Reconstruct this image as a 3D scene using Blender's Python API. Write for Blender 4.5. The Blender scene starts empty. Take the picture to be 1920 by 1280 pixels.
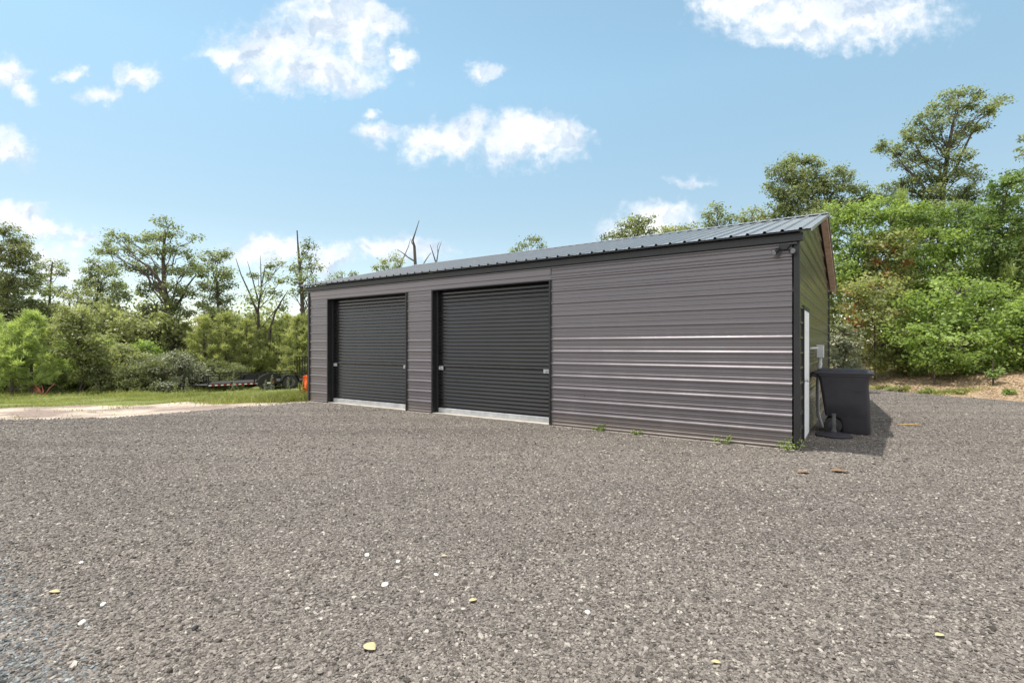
import bpy, bmesh, math, random
import numpy as np
from mathutils import Vector, Matrix
R = math.radians
sc = bpy.context.scene
C = sc.collection
F = 955.0; HX, HY = 960.0, 650.0; EYE = 1.5

# ---------------------------------------------------------------- helpers
def smooth01(a, b, x):
    t = np.clip((np.asarray(x, float) - a) / (b - a), 0, 1)
    return t * t * (3 - 2 * t)

def tag(o, label=None, cat=None, group=None, kind=None):
    if label: o['label'] = label
    if cat: o['category'] = cat
    if group: o['group'] = group
    if kind: o['kind'] = kind
    return o

def empty(name, loc, rz=0.0):
    o = bpy.data.objects.new(name, None)
    o.empty_display_size = 0.2
    o.location = loc; o.rotation_euler = (0, 0, rz)
    C.objects.link(o)
    return o

class MB:
    """collects shapes, builds ONE mesh object"""
    def __init__(s): s.v = []; s.f = []
    def add(s, V, Fc):
        n = len(s.v); s.v += [tuple(p) for p in V]; s.f += [tuple(i + n for i in q) for q in Fc]
        return s
    def box(s, x0, x1, y0, y1, z0, z1):
        V = [(x0,y0,z0),(x1,y0,z0),(x1,y1,z0),(x0,y1,z0),(x0,y0,z1),(x1,y0,z1),(x1,y1,z1),(x0,y1,z1)]
        return s.add(V, [(0,3,2,1),(4,5,6,7),(0,1,5,4),(1,2,6,5),(2,3,7,6),(3,0,4,7)])
    def tube(s, pts, r, n=8, cap=True):
        pts = [Vector(p) for p in pts]
        if not hasattr(r, '__len__'): r = [r] * len(pts)
        V = []; Fc = []
        up = Vector((0.13, 0.27, 0.95))
        for i, p in enumerate(pts):
            d = (pts[min(i+1, len(pts)-1)] - pts[max(i-1, 0)])
            if d.length < 1e-9: d = Vector((0,0,1))
            d.normalize()
            a = d.cross(up)
            if a.length < 1e-3: a = d.cross(Vector((1,0,0)))
            a.normalize(); b = d.cross(a)
            for k in range(n):
                t = 2*math.pi*k/n
                V.append(p + (a*math.cos(t) + b*math.sin(t)) * r[i])
        for i in range(len(pts)-1):
            for k in range(n):
                Fc.append((i*n+k, i*n+(k+1)%n, (i+1)*n+(k+1)%n, (i+1)*n+k))
        if cap:
            Fc.append(tuple(range(n-1, -1, -1))); Fc.append(tuple((len(pts)-1)*n + k for k in range(n)))
        return s.add(V, Fc)
    def cyl(s, c, axis, r0, r1, h, n=20):
        c = Vector(c); ax = Vector(axis).normalized()
        return s.tube([c, c + ax*h], [r0, r1], n)
    def lathe(s, c, prof, n=28):
        V = []; Fc = []
        for (r, z) in prof:
            for k in range(n):
                t = 2*math.pi*k/n
                V.append((c[0]+r*math.cos(t), c[1]+r*math.sin(t), c[2]+z))
        m = len(prof)
        for i in range(m-1):
            for k in range(n):
                Fc.append((i*n+k, i*n+(k+1)%n, (i+1)*n+(k+1)%n, (i+1)*n+k))
        Fc.append(tuple(range(n-1,-1,-1))); Fc.append(tuple((m-1)*n+k for k in range(n)))
        return s.add(V, Fc)
    def build(s, name, mat, parent=None, smooth=False, bevel=0.0):
        me = bpy.data.meshes.new(name)
        me.from_pydata(s.v, [], s.f); me.update()
        bm = bmesh.new(); bm.from_mesh(me)
        bmesh.ops.recalc_face_normals(bm, faces=bm.faces)
        bm.to_mesh(me); bm.free()
        if mat: me.materials.append(mat)
        o = bpy.data.objects.new(name, me); C.objects.link(o)
        if parent: o.parent = parent
        if smooth:
            me.polygons.foreach_set('use_smooth', [True]*len(me.polygons))
            me.set_sharp_from_angle(angle=R(40))
        if bevel > 0:
            md = o.modifiers.new('edge', 'BEVEL'); md.width = bevel; md.segments = 2; md.limit_method = 'ANGLE'
        return o

def np_mesh(name, V, Q, mat, parent=None, rnd=None, smooth=False):
    """V (n,3) float, Q (m,4) or (m,3) int arrays"""
    me = bpy.data.meshes.new(name)
    V = np.ascontiguousarray(V, np.float32); Q = np.ascontiguousarray(Q, np.int32)
    k = Q.shape[1]
    me.vertices.add(len(V)); me.vertices.foreach_set('co', V.ravel())
    me.loops.add(Q.size); me.loops.foreach_set('vertex_index', Q.ravel())
    me.polygons.add(len(Q)); me.polygons.foreach_set('loop_start', np.arange(0, Q.size, k, dtype=np.int32))
    if rnd is not None:
        at = me.attributes.new('rnd', 'FLOAT', 'POINT'); at.data.foreach_set('value', np.ascontiguousarray(rnd, np.float32))
    me.update(calc_edges=True); me.validate()
    if smooth: me.polygons.foreach_set('use_smooth', np.ones(len(Q), bool))
    if mat: me.materials.append(mat)
    o = bpy.data.objects.new(name, me); C.objects.link(o)
    if parent: o.parent = parent
    return o

def copy_tree(o, parent=None):
    c = o.copy(); C.objects.link(c)
    if parent: c.parent = parent
    for ch in list(o.children): copy_tree(ch, c)
    return c

# ---------------------------------------------------------------- materials
class NT:
    def __init__(s, tree): s.t = tree; s.n = tree.nodes; s.l = tree.links
    def new(s, typ, **kw):
        n = s.n.new(typ)
        for k, v in kw.items(): setattr(n, k, v)
        return n
    def put(s, sock, v):
        if hasattr(v, 'is_linked'): s.l.new(v, sock)
        else: sock.default_value = v
    def math(s, op, a, b=None, c=None, clamp=False):
        n = s.new('ShaderNodeMath', operation=op); n.use_clamp = clamp
        s.put(n.inputs[0], a)
        if b is not None: s.put(n.inputs[1], b)
        if c is not None: s.put(n.inputs[2], c)
        return n.outputs[0]
    def vmath(s, op, a, b=None):
        n = s.new('ShaderNodeVectorMath', operation=op)
        s.put(n.inputs[0], a)
        if b is not None: s.put(n.inputs[1], b)
        return n
    def mix(s, fac, a, b, blend='MIX'):
        n = s.new('ShaderNodeMix', data_type='RGBA', blend_type=blend)
        s.put(n.inputs[0], fac); s.put(n.inputs[6], a); s.put(n.inputs[7], b)
        return n.outputs[2]
    def ramp(s, fac, stops):
        n = s.new('ShaderNodeValToRGB'); e = n.color_ramp.elements
        while len(e) < len(stops): e.new(0.5)
        for i, (p, c) in enumerate(stops):
            e[i].position = p; e[i].color = (*c, 1) if len(c) == 3 else c
        s.put(n.inputs[0], fac); return n.outputs[0]
    def noise(s, vec, scale, detail=4, rough=0.55, dist=0.0):
        n = s.new('ShaderNodeTexNoise'); n.inputs['Scale'].default_value = scale
        n.inputs['Detail'].default_value = detail; n.inputs['Roughness'].default_value = rough
        n.inputs['Distortion'].default_value = dist
        if vec is not None: s.l.new(vec, n.inputs['Vector'])
        return n.outputs[0]
    def maprange(s, v, a, b, c=0.0, d=1.0, smooth=True):
        n = s.new('ShaderNodeMapRange'); n.interpolation_type = 'SMOOTHSTEP' if smooth else 'LINEAR'
        s.put(n.inputs[0], v)
        for i, x in enumerate((a, b, c, d)): n.inputs[i+1].default_value = x
        return n.outputs[0]

def mat_new(name):
    m = bpy.data.materials.new(name); m.use_nodes = True
    nt = NT(m.node_tree); b = m.node_tree.nodes['Principled BSDF']
    return m, nt, b

def simple(name, col, rough=0.5, metal=0.0, spec=0.5, var=0.15, scale=8.0, bump=0.0, bscale=60.0, coat=0.0):
    m, nt, b = mat_new(name)
    co = nt.new('ShaderNodeTexCoord').outputs['Object']
    n = nt.noise(co, scale, 5)
    lo = tuple(c*(1-var) for c in col); hi = tuple(min(1, c*(1+var)) for c in col)
    nt.l.new(nt.ramp(n, [(0.3, lo), (0.7, hi)]), b.inputs['Base Color'])
    b.inputs['Roughness'].default_value = rough; b.inputs['Metallic'].default_value = metal
    b.inputs['Specular IOR Level'].default_value = spec
    b.inputs['Coat Weight'].default_value = coat
    if bump:
        bn = nt.new('ShaderNodeBump'); bn.inputs['Strength'].default_value = bump; bn.inputs['Distance'].default_value = 0.01
        nt.l.new(nt.noise(co, bscale, 3), bn.inputs['Height']); nt.l.new(bn.outputs[0], b.inputs['Normal'])
    return m

def siding_mat(name, col, rough, metal, wav=0.35, coat=0.3):
    m, nt, b = mat_new(name)
    co = nt.new('ShaderNodeTexCoord').outputs['Object']
    mp = nt.new('ShaderNodeMapping'); mp.inputs['Scale'].default_value = (0.9, 0.9, 7.0); nt.l.new(co, mp.inputs[0])
    n = nt.noise(mp.outputs[0], 1.0, 5, 0.6)
    dust = nt.noise(co, 2.3, 6, 0.65)
    c = nt.ramp(n, [(0.3, tuple(x*0.97 for x in col)), (0.7, tuple(x*1.03 for x in col))])
    c = nt.mix(nt.maprange(dust, 0.45, 0.8, 0.0, 0.16), c, (*(min(1, x*1.7+0.02) for x in col), 1))
    zz = nt.new('ShaderNodeSeparateXYZ'); nt.l.new(co, zz.inputs[0])
    hgt = nt.math('ADD', zz.outputs[2], nt.math('MULTIPLY', nt.math('SUBTRACT', nt.noise(co, 5.0, 5, 0.7), 0.5), 0.45))
    c = nt.mix(nt.maprange(hgt, 0.03, 0.34, 0.45, 0.0), c, (0.24, 0.19, 0.145, 1))
    nt.l.new(c, b.inputs['Base Color'])
    b.inputs['Roughness'].default_value = rough; b.inputs['Metallic'].default_value = metal
    b.inputs['Coat Weight'].default_value = coat; b.inputs['Coat Roughness'].default_value = 0.22
    nt.l.new(nt.maprange(dust, 0.3, 0.8, rough*0.85, rough*1.25), b.inputs['Roughness'])
    bn = nt.new('ShaderNodeBump'); bn.inputs['Strength'].default_value = wav; bn.inputs['Distance'].default_value = 0.02
    mp2 = nt.new('ShaderNodeMapping'); mp2.inputs['Scale'].default_value = (1.0, 1.0, 9.0); nt.l.new(co, mp2.inputs[0])
    nt.l.new(nt.noise(mp2.outputs[0], 1.6, 2), bn.inputs['Height']); nt.l.new(bn.outputs[0], b.inputs['Normal'])
    return m

def leaf_mat(name, dark, light, trans=0.35, accent=None, acc_amt=0.0, spec=0.35):
    m, nt, b = mat_new(name)
    at = nt.new('ShaderNodeAttribute', attribute_name='rnd').outputs['Fac']
    co = nt.new('ShaderNodeTexCoord').outputs['Object']
    big = nt.noise(co, 0.9, 3)
    f = nt.math('ADD', nt.math('MULTIPLY', at, 0.6), nt.math('MULTIPLY', big, 0.55))
    c = nt.ramp(f, [(0.25, dark), (0.8, light)])
    if accent:
        k = nt.math('MULTIPLY', nt.maprange(nt.noise(co, 1.3, 2), 0.56, 0.66), nt.math('GREATER_THAN', at, 1-acc_amt))
        c = nt.mix(k, c, (*accent, 1))
    nt.l.new(c, b.inputs['Base Color'])
    b.inputs['Roughness'].default_value = 0.48; b.inputs['Specular IOR Level'].default_value = spec
    tr = nt.new('ShaderNodeBsdfTranslucent')
    nt.l.new(nt.mix(1.0, c, (1.2, 1.2, 0.68, 1), 'MULTIPLY'), tr.inputs[0])
    mx = nt.new('ShaderNodeMixShader'); mx.inputs[0].default_value = trans
    nt.l.new(b.outputs[0], mx.inputs[1]); nt.l.new(tr.outputs[0], mx.inputs[2])
    nt.l.new(mx.outputs[0], nt.n['Material Output'].inputs['Surface'])
    return m

M = {}
M['siding'] = siding_mat('charcoal_siding', (0.162, 0.143, 0.153), 0.32, 0.42, wav=0.03, coat=0.5)
M['side'] = siding_mat('charcoal_siding_gable', (0.145, 0.130, 0.115), 0.22, 0.35, wav=0.30, coat=0.5)
M['roof'] = siding_mat('roof_metal', (0.30, 0.295, 0.29), 0.36, 0.5, wav=0.15)
M['black'] = simple('black_trim', (0.018, 0.018, 0.019), 0.42, var=0.2)
M['blackpaint'] = simple('black_trailer_paint', (0.014, 0.014, 0.015), 0.4, var=0.3, scale=15)
M['door'] = simple('black_door_curtain', (0.010, 0.009, 0.009), 0.25, 0.0, spec=0.5, var=0.35, scale=3, coat=0.26)
M['galv'] = simple('galvanised', (0.55, 0.56, 0.57), 0.38, 0.7, var=0.2, scale=20)
M['alu'] = simple('bottom_bar_aluminium', (0.46, 0.47, 0.48), 0.5, 0.3, var=0.2, scale=6)
M['brown'] = simple('brown_base_trim', (0.085, 0.068, 0.055), 0.6, var=0.3)
M['concrete'] = simple('concrete_edge', (0.40, 0.365, 0.315), 0.9, var=0.2, scale=5, bump=0.4)
M['wood'] = simple('bare_wood', (0.64, 0.46, 0.34), 0.8, var=0.25, scale=6, bump=0.3)
M['white'] = simple('white_door', (0.88, 0.88, 0.88), 0.5, var=0.04)
M['greybox'] = simple('grey_plastic', (0.56, 0.56, 0.57), 0.5, var=0.08)
M['bin'] = simple('bin_plastic', (0.034, 0.031, 0.038), 0.5, var=0.2, scale=5, bump=0.25, bscale=180)
M['rubber'] = simple('tyre_rubber', (0.03, 0.029, 0.028), 0.85, var=0.3, scale=12, bump=0.4)
M['rim'] = simple('steel_rim', (0.10, 0.10, 0.10), 0.5, 0.3, var=0.3)
M['red'] = simple('red_reflector', (0.45, 0.02, 0.02), 0.35, var=0.15)
M['tape'] = simple('white_reflector', (0.75, 0.75, 0.75), 0.35, var=0.05)
M['deck'] = simple('deck_planks', (0.018, 0.016, 0.014), 0.8, var=0.3)
M['orange'] = simple('orange_cloth', (0.95, 0.13, 0.012), 0.6, var=0.25, scale=9)
M['lens'] = simple('lamp_lens', (0.30, 0.31, 0.32), 0.15, var=0.03)
M['bark'] = simple('bark', (0.085, 0.068, 0.055), 0.9, var=0.45, scale=7, bump=0.7, bscale=25)
M['deadwood'] = simple('dead_grey_wood', (0.11, 0.095, 0.085), 0.85, var=0.4, scale=7, bump=0.5)
M['redbranch'] = simple('red_brown_branch', (0.30, 0.09, 0.06), 0.85, var=0.3)
M['stone'] = simple('pale_quartz', (0.72, 0.70, 0.64), 0.7, var=0.1, scale=30, bump=0.4)
M['drybrown'] = simple('dry_brown_leaf', (0.21, 0.125, 0.07), 0.8, var=0.3, scale=40)
M['yellow'] = simple('yellowed_leaf', (0.50, 0.40, 0.21), 0.7, var=0.2, scale=40)
M['stick'] = simple('tan_stick', (0.42, 0.28, 0.10), 0.8, var=0.3, scale=25)
L = {}
L['oak'] = leaf_mat('oak_leaves', (0.135, 0.158, 0.078), (0.325, 0.375, 0.185), 0.52)
L['oakdark'] = leaf_mat('dark_oak_leaves', (0.115, 0.135, 0.065), (0.28, 0.305, 0.15), 0.52)
L['pine'] = leaf_mat('pine_needles', (0.26, 0.345, 0.11), (0.52, 0.6, 0.26), 0.52)
L['pineolive'] = leaf_mat('olive_pine_needles', (0.25, 0.285, 0.11), (0.49, 0.52, 0.25), 0.52)
L['vine'] = leaf_mat('vine_leaves', (0.12, 0.195, 0.048), (0.375, 0.485, 0.15), 0.52)
L['vinedark'] = leaf_mat('deep_green_leaves', (0.085, 0.15, 0.048), (0.26, 0.35, 0.12), 0.52)
L['vinered'] = leaf_mat('reddening_leaves', (0.16, 0.185, 0.07), (0.38, 0.41, 0.18), 0.52, accent=(0.42, 0.14, 0.05), acc_amt=0.55)
L['olive'] = leaf_mat('olive_leaves', (0.19, 0.21, 0.095), (0.41, 0.44, 0.22), 0.52)
L['grey'] = leaf_mat('grey_green_leaves', (0.11, 0.125, 0.08), (0.3, 0.32, 0.21), 0.26, spec=0.35)
L['grass'] = leaf_mat('grass_blades', (0.15, 0.175, 0.045), (0.34, 0.365, 0.125), 0.42)
L['litter'] = leaf_mat('leaf_litter', (0.200, 0.125, 0.065), (0.500, 0.360, 0.220), 0.1)
L['wood'] = leaf_mat('woodland_leaves', (0.17, 0.2, 0.085), (0.36, 0.4, 0.19), 0.52)

# ---------------------------------------------------------------- terrain
LOT = [(-60,6),(-40,8),(-24,9.1),(-16,9.7),(-12.5,10.1),(-10.6,10.4),(-8.4,10.75),(-7.4,11.7),(-6.5,12.9),(-5.85,13.7),(-4.5,14.0),
       (-2,16),(3,17.5),(8,18.5),(12.2,19.5),(12.9,17.5),(13.3,15.2),(13.9,13.6),(15.0,11.4),(20,8),(40,5),(60,3),(60,-45),(-60,-45)]
rng = np.random.default_rng(7)
# a ragged outline for the gravel sheet
def ragged(poly):
    out = []
    for i, a in enumerate(poly):
        b = poly[(i+1) % len(poly)]
        a = np.array(a, float); b = np.array(b, float)
        d = np.linalg.norm(b-a); n = max(1, int(d/0.25)) if max(abs(a[1]), abs(b[1])) < 25 and a[1] > 0 and abs(a[0]) < 30 else 1
        for k in range(n):
            p = a + (b-a)*k/n
            if n > 1: p = p + rng.normal(0, 0.055, 2) + 0.12*np.array([math.sin(p[0]*1.9+p[1]), math.cos(p[0]*1.3-p[1]*2)])
            out.append(tuple(p))
    return out
LOTR = ragged(LOT)
PA = np.array(LOT, float); PB = np.roll(PA, -1, 0)
def lot_dist(x, y):
    """distance outside the lot outline (0 inside)"""
    x = np.asarray(x, float); y = np.asarray(y, float)
    sh = x.shape; P = np.stack([x.ravel(), y.ravel()], 1)
    best = np.full(len(P), 1e9); ins = np.zeros(len(P), bool)
    for a, b in zip(PA, PB):
        ab = b-a; t = np.clip(((P-a)@ab)/(ab@ab), 0, 1)
        best = np.minimum(best, np.linalg.norm(P-(a+t[:,None]*ab), axis=1))
        c = (a[1] > P[:,1]) != (b[1] > P[:,1])
        with np.errstate(divide='ignore', invalid='ignore'):
            xi = (b[0]-a[0])*(P[:,1]-a[1])/(b[1]-a[1]) + a[0]
        ins ^= c & (P[:,0] < xi)
    return np.where(ins, 0, best).reshape(sh)
def g(x, y):
    x = np.asarray(x, float); y = np.asarray(y, float)
    D = lot_dist(x, y)
    left = 1 - smooth01(-7.5, -2.5, x); right = smooth01(8.0, 12.0, x)
    zl = -0.043*np.clip(D-0.4, 0, 26)
    zr = 0.60*smooth01(0.2, 4.6, D) + 0.07*np.clip(D-4, 0, 14)
    bump = (np.sin(x*1.7+y*0.6)*np.sin(y*1.3-x*0.5)*0.05 + np.sin(x*4.1)*np.sin(y*3.7)*0.02)*smooth01(0.3, 2.0, D)
    return zl*left + zr*right + bump - 0.02*smooth01(0.0, 0.3, D)
def sand_width(x): return 4.1 + 0.45*np.sin(x*0.9) - 1.1*smooth01(-9.5, -7.4, x) - 1.3*smooth01(-7.4, -6.2, x)
def gz(x, y): return float(g(np.array([x]), np.array([y]))[0])

def axis_coords(lo, hi, step, far):
    a = list(np.arange(lo, hi+1e-6, step)); s = step
    while a[-1] < far: s *= 1.35; a.append(a[-1]+s)
    s = step
    while a[0] > -far: s *= 1.35; a.insert(0, a[0]-s)
    return np.array(a)
xs = axis_coords(-36, 30, 0.3, 900); ys = axis_coords(6, 36, 0.3, 900)
GX, GY = np.meshgrid(xs, ys); GZ = g(GX, GY); GD = lot_dist(GX, GY)
V = np.stack([GX.ravel(), GY.ravel(), GZ.ravel()], 1)
nx, ny = len(xs), len(ys)
ii = (np.arange(ny-1)[:,None]*nx + np.arange(nx-1)[None,:]).ravel()
Q = np.stack([ii, ii+1, ii+1+nx, ii+nx], 1)

def ground_mat():
    m, nt, b = mat_new('ground_cover')
    co = nt.new('ShaderNodeTexCoord').outputs['Object']
    at = nt.new('ShaderNodeVertexColor', layer_name='cover')
    sep = nt.new('ShaderNodeSeparateColor'); nt.l.new(at.outputs[0], sep.inputs[0])
    n1 = nt.noise(co, 1.6, 6, 0.65); n2 = nt.noise(co, 14, 5, 0.7); n3 = nt.noise(co, 60, 3, 0.7)
    def edge(w, k=0.5):
        s = nt.math('ADD', w, nt.math('MULTIPLY', nt.math('SUBTRACT', n1, 0.5), 0.9))
        s = nt.math('ADD', s, nt.math('MULTIPLY', nt.math('SUBTRACT', n2, 0.5), 0.5))
        return nt.maprange(s, k-0.09, k+0.09)
    floor = nt.ramp(n2, [(0.3, (0.05, 0.040, 0.024)), (0.7, (0.115, 0.092, 0.052))])
    grass = nt.ramp(n2, [(0.3, (0.13, 0.150, 0.045)), (0.7, (0.26, 0.275, 0.095))])
    sandc = nt.ramp(nt.math('ADD', nt.math('MULTIPLY', n2, 0.5), nt.math('MULTIPLY', n3, 0.5)), [(0.32, (0.30, 0.225, 0.170)), (0.50, (0.54, 0.45, 0.36)), (0.66, (0.72, 0.64, 0.54))])
    pink = nt.ramp(n2, [(0.3, (0.23, 0.175, 0.15)), (0.7, (0.36, 0.28, 0.235))])
    sandc = nt.mix(nt.maprange(nt.math('ADD', nt.noise(co, 0.5, 3), nt.math('MULTIPLY', nt.new('ShaderNodeSeparateXYZ').outputs[0], 0.0)), 0.42, 0.58), sandc, pink)
    litter = nt.ramp(nt.math('ADD', nt.math('MULTIPLY', n2, 0.6), nt.math('MULTIPLY', n3, 0.4)), [(0.3, (0.22, 0.15, 0.09)), (0.5, (0.38, 0.275, 0.185)), (0.7, (0.52, 0.41, 0.30))])
    c = nt.mix(edge(sep.outputs[1]), floor, grass)
    c = nt.mix(edge(sep.outputs[0]), c, sandc)
    c = nt.mix(edge(sep.outputs[2]), c, litter)
    nt.l.new(c, b.inputs['Base Color']); b.inputs['Roughness'].default_value = 0.95; b.inputs['Specular IOR Level'].default_value = 0.15
    bn = nt.new('ShaderNodeBump'); bn.inputs['Strength'].default_value = 0.8; bn.inputs['Distance'].default_value = 0.05
    nt.l.new(nt.math('ADD', n2, nt.math('MULTIPLY', n3, 0.5)), bn.inputs['Height']); nt.l.new(bn.outputs[0], b.inputs['Normal'])
    return m
gr = np_mesh('ground', V, Q, ground_mat(), smooth=True); tag(gr, kind='structure')
left = GX < -2; right = GX > 6
sandw = np.where(left, sand_width(GX), 0)
sand = np.where(left, 1 - smooth01(sandw-0.6, sandw+0.7, GD), 0)
grassm = np.where(left, smooth01(1.0, 2.4, GD)*(1 - smooth01(16, 19, GD)), 0)
litm = np.where(right, smooth01(-0.2, 0.1, GD)*(1 - smooth01(5.0, 6.5, GD)), 0)
col = np.stack([sand, grassm, litm, np.ones_like(sand)], -1).reshape(-1, 4).astype(np.float32)
ca = gr.data.color_attributes.new('cover', 'FLOAT_COLOR', 'POINT'); ca.data.foreach_set('color', col.ravel())

# gravel sheet
def grey_corner(nt, pos, jitter, c):
    'bluer grey chippings in the near left corner of the lot, mixed stone by stone along a ragged line'
    q = nt.new('ShaderNodeSeparateXYZ'); nt.l.new(pos, q.inputs[0])
    d = nt.math('ADD', nt.math('MULTIPLY', q.outputs[0], -0.603), nt.math('MULTIPLY', q.outputs[1], -0.797))
    d = nt.math('ADD', d, nt.math('MULTIPLY', nt.math('SUBTRACT', jitter, 0.5), 0.6))
    return nt.mix(nt.math('GREATER_THAN', d, -0.52), c, nt.mix(1.0, c, (0.90, 1.08, 1.24, 1), 'MULTIPLY'))
def gravel_mat():
    m, nt, b = mat_new('gravel_bed')
    co = nt.new('ShaderNodeTexCoord').outputs['Object']
    wp = nt.vmath('ADD', co, nt.vmath('SCALE', nt.new('ShaderNodeTexNoise').outputs['Color']).outputs[0]).outputs[0]
    def vor(scale):
        n = nt.new('ShaderNodeTexVoronoi'); n.inputs['Scale'].default_value = scale; nt.l.new(co, n.inputs['Vector'])
        return n
    v1 = vor(46); v2 = vor(95); v3 = vor(18)
    s1 = nt.new('ShaderNodeSeparateColor'); nt.l.new(v1.outputs['Color'], s1.inputs[0])
    s2 = nt.new('ShaderNodeSeparateColor'); nt.l.new(v2.outputs['Color'], s2.inputs[0])
    s3 = nt.new('ShaderNodeSeparateColor'); nt.l.new(v3.outputs['Color'], s3.inputs[0])
    stops = [(0.0, (0.052, 0.045, 0.0395)), (0.35, (0.140, 0.124, 0.111)), (0.72, (0.212, 0.190, 0.170)), (1.0, (0.33, 0.295, 0.262))]
    c1 = nt.ramp(s1.outputs[0], stops); c2 = nt.ramp(s2.outputs[0], stops)
    c = nt.mix(0.5, c1, c2)
    c = nt.mix(nt.math('MULTIPLY', nt.math('GREATER_THAN', s3.outputs[0], 0.93), nt.math('LESS_THAN', v3.outputs['Distance'], 0.3)), c, (0.5, 0.47, 0.41, 1))
    big = nt.noise(co, 0.35, 5, 0.6)
    c = nt.mix(1.0, c, nt.ramp(big, [(0.3, (0.86, 0.85, 0.85)), (0.7, (1.12, 1.10, 1.06))]), 'MULTIPLY')
    mp = nt.new('ShaderNodeMapping'); mp.inputs['Rotation'].default_value = (0, 0, 0.35); mp.inputs['Scale'].default_value = (0.10, 1.1, 1); nt.l.new(co, mp.inputs[0])
    c = nt.mix(1.0, c, nt.ramp(nt.noise(mp.outputs[0], 1.0, 4, 0.6, 0.4), [(0.34, (0.76, 0.75, 0.74)), (0.5, (1.0, 1.0, 1.0)), (0.68, (1.18, 1.16, 1.13))]), 'MULTIPLY')
    c = grey_corner(nt, co, s1.outputs[2], c)
    nt.l.new(c, b.inputs['Base Color']); b.inputs['Roughness'].default_value = 0.9; b.inputs['Specular IOR Level'].default_value = 0.25
    h = nt.math('ADD', nt.math('MULTIPLY', v1.outputs['Distance'], -1.0), nt.math('MULTIPLY', v2.outputs['Distance'], -0.6))
    h = nt.math('ADD', h, nt.math('MULTIPLY', s1.outputs[1], 0.6))
    bn = nt.new('ShaderNodeBump'); bn.inputs['Strength'].default_value = 1.0; bn.inputs['Distance'].default_value = 0.014
    nt.l.new(h, bn.inputs['Height']); nt.l.new(bn.outputs[0], b.inputs['Normal'])
    return m
bm = bmesh.new()
vs = [bm.verts.new((x, y, 0.006)) for x, y in LOTR]
bm.faces.new(vs); bmesh.ops.triangulate(bm, faces=bm.faces[:])
bmesh.ops.recalc_face_normals(bm, faces=bm.faces[:])
me = bpy.data.meshes.new('gravel_lot'); bm.to_mesh(me); bm.free()
if me.polygons[0].normal.z < 0: me.flip_normals()
me.materials.append(gravel_mat())
lot = bpy.data.objects.new('gravel_lot', me); C.objects.link(lot); tag(lot, kind='structure')

# loose stones: points with attributes + geometry nodes instances
A = np.array([4.115, 7.346]); B = np.array([-5.56, 13.98])
dx = (A-B)/np.linalg.norm(A-B); dyv = np.array([-dx[1], dx[0]]); BL = 11.73; BW = 8.4
def in_building(x, y, pad=0.0):
    px = (x-B[0])*dx[0] + (y-B[1])*dx[1]; py = (x-B[0])*dyv[0] + (y-B[1])*dyv[1]
    return (px > -pad) & (px < BL+pad) & (py > -pad) & (py < BW+pad)
def stone_points():
    out = []
    for (y0, y1, dens, s0, s1) in [(1.9,4.0,5200,0.0045,0.0140),(4.0,6.5,3100,0.005,0.0145),(6.5,10.5,1100,0.007,0.017),(10.5,20,280,0.009,0.02)]:
        x0 = -1.05*y1-0.5; x1 = -x0
        n = int((x1-x0)*(y1-y0)*dens)
        x = rng.uniform(x0, x1, n); y = rng.uniform(y0, y1, n)
        k = (np.abs(x) < 1.04*y+0.4) & ~in_building(x, y, 0.02)
        x = x[k]; y = y[k]
        D = lot_dist(x, y)
        k = rng.uniform(0, 1, len(x)) > D/0.35
        x = x[k]; y = y[k]; D = D[k]
        u = rng.uniform(0, 1, len(x))
        s = s0 + (s1-s0)*u**3.2
        big = rng.uniform(0, 1, len(x)) < 0.006
        s = np.where(big, s*1.7, s)
        z = g(x, y) + 0.006 + s*0.12
        out.append(np.stack([x, y, z, s], 1))
    return np.concatenate(out)
SP = stone_points()
def scatter_obj(name, P, scl, rot, gn):
    me = bpy.data.meshes.new(name); me.vertices.add(len(P)); me.vertices.foreach_set('co', np.ascontiguousarray(P, np.float32).ravel())
    a = me.attributes.new('scl', 'FLOAT_VECTOR', 'POINT'); a.data.foreach_set('vector', np.ascontiguousarray(scl, np.float32).ravel())
    a = me.attributes.new('rotv', 'FLOAT_VECTOR', 'POINT'); a.data.foreach_set('vector', np.ascontiguousarray(rot, np.float32).ravel())
    o = bpy.data.objects.new(name, me); C.objects.link(o)
    md = o.modifiers.new('scatter', 'NODES'); md.node_group = gn
    return o
def stone_mat():
    m, nt, b = mat_new('gravel_stone')
    r = nt.new('ShaderNodeObjectInfo').outputs['Random']
    c = nt.ramp(r, [(0.0, (0.052, 0.045, 0.0395)), (0.3, (0.140, 0.124, 0.111)), (0.7, (0.212, 0.190, 0.170)), (0.93, (0.30, 0.268, 0.238)), (1.0, (0.43, 0.395, 0.35))])
    co = nt.new('ShaderNodeTexCoord').outputs['Object']
    c = nt.mix(1.0, c, nt.ramp(nt.noise(co, 2.0, 3), [(0.3, (0.8, 0.8, 0.8)), (0.7, (1.15, 1.13, 1.1))]), 'MULTIPLY')
    oi = nt.new('ShaderNodeObjectInfo')
    c = grey_corner(nt, oi.outputs['Location'], nt.math('FRACT', nt.math('MULTIPLY', oi.outputs['Random'], 37.0)), c)
    nt.l.new(c, b.inputs['Base Color']); b.inputs['Roughness'].default_value = 0.85; b.inputs['Specular IOR Level'].default_value = 0.3
    return m
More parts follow.
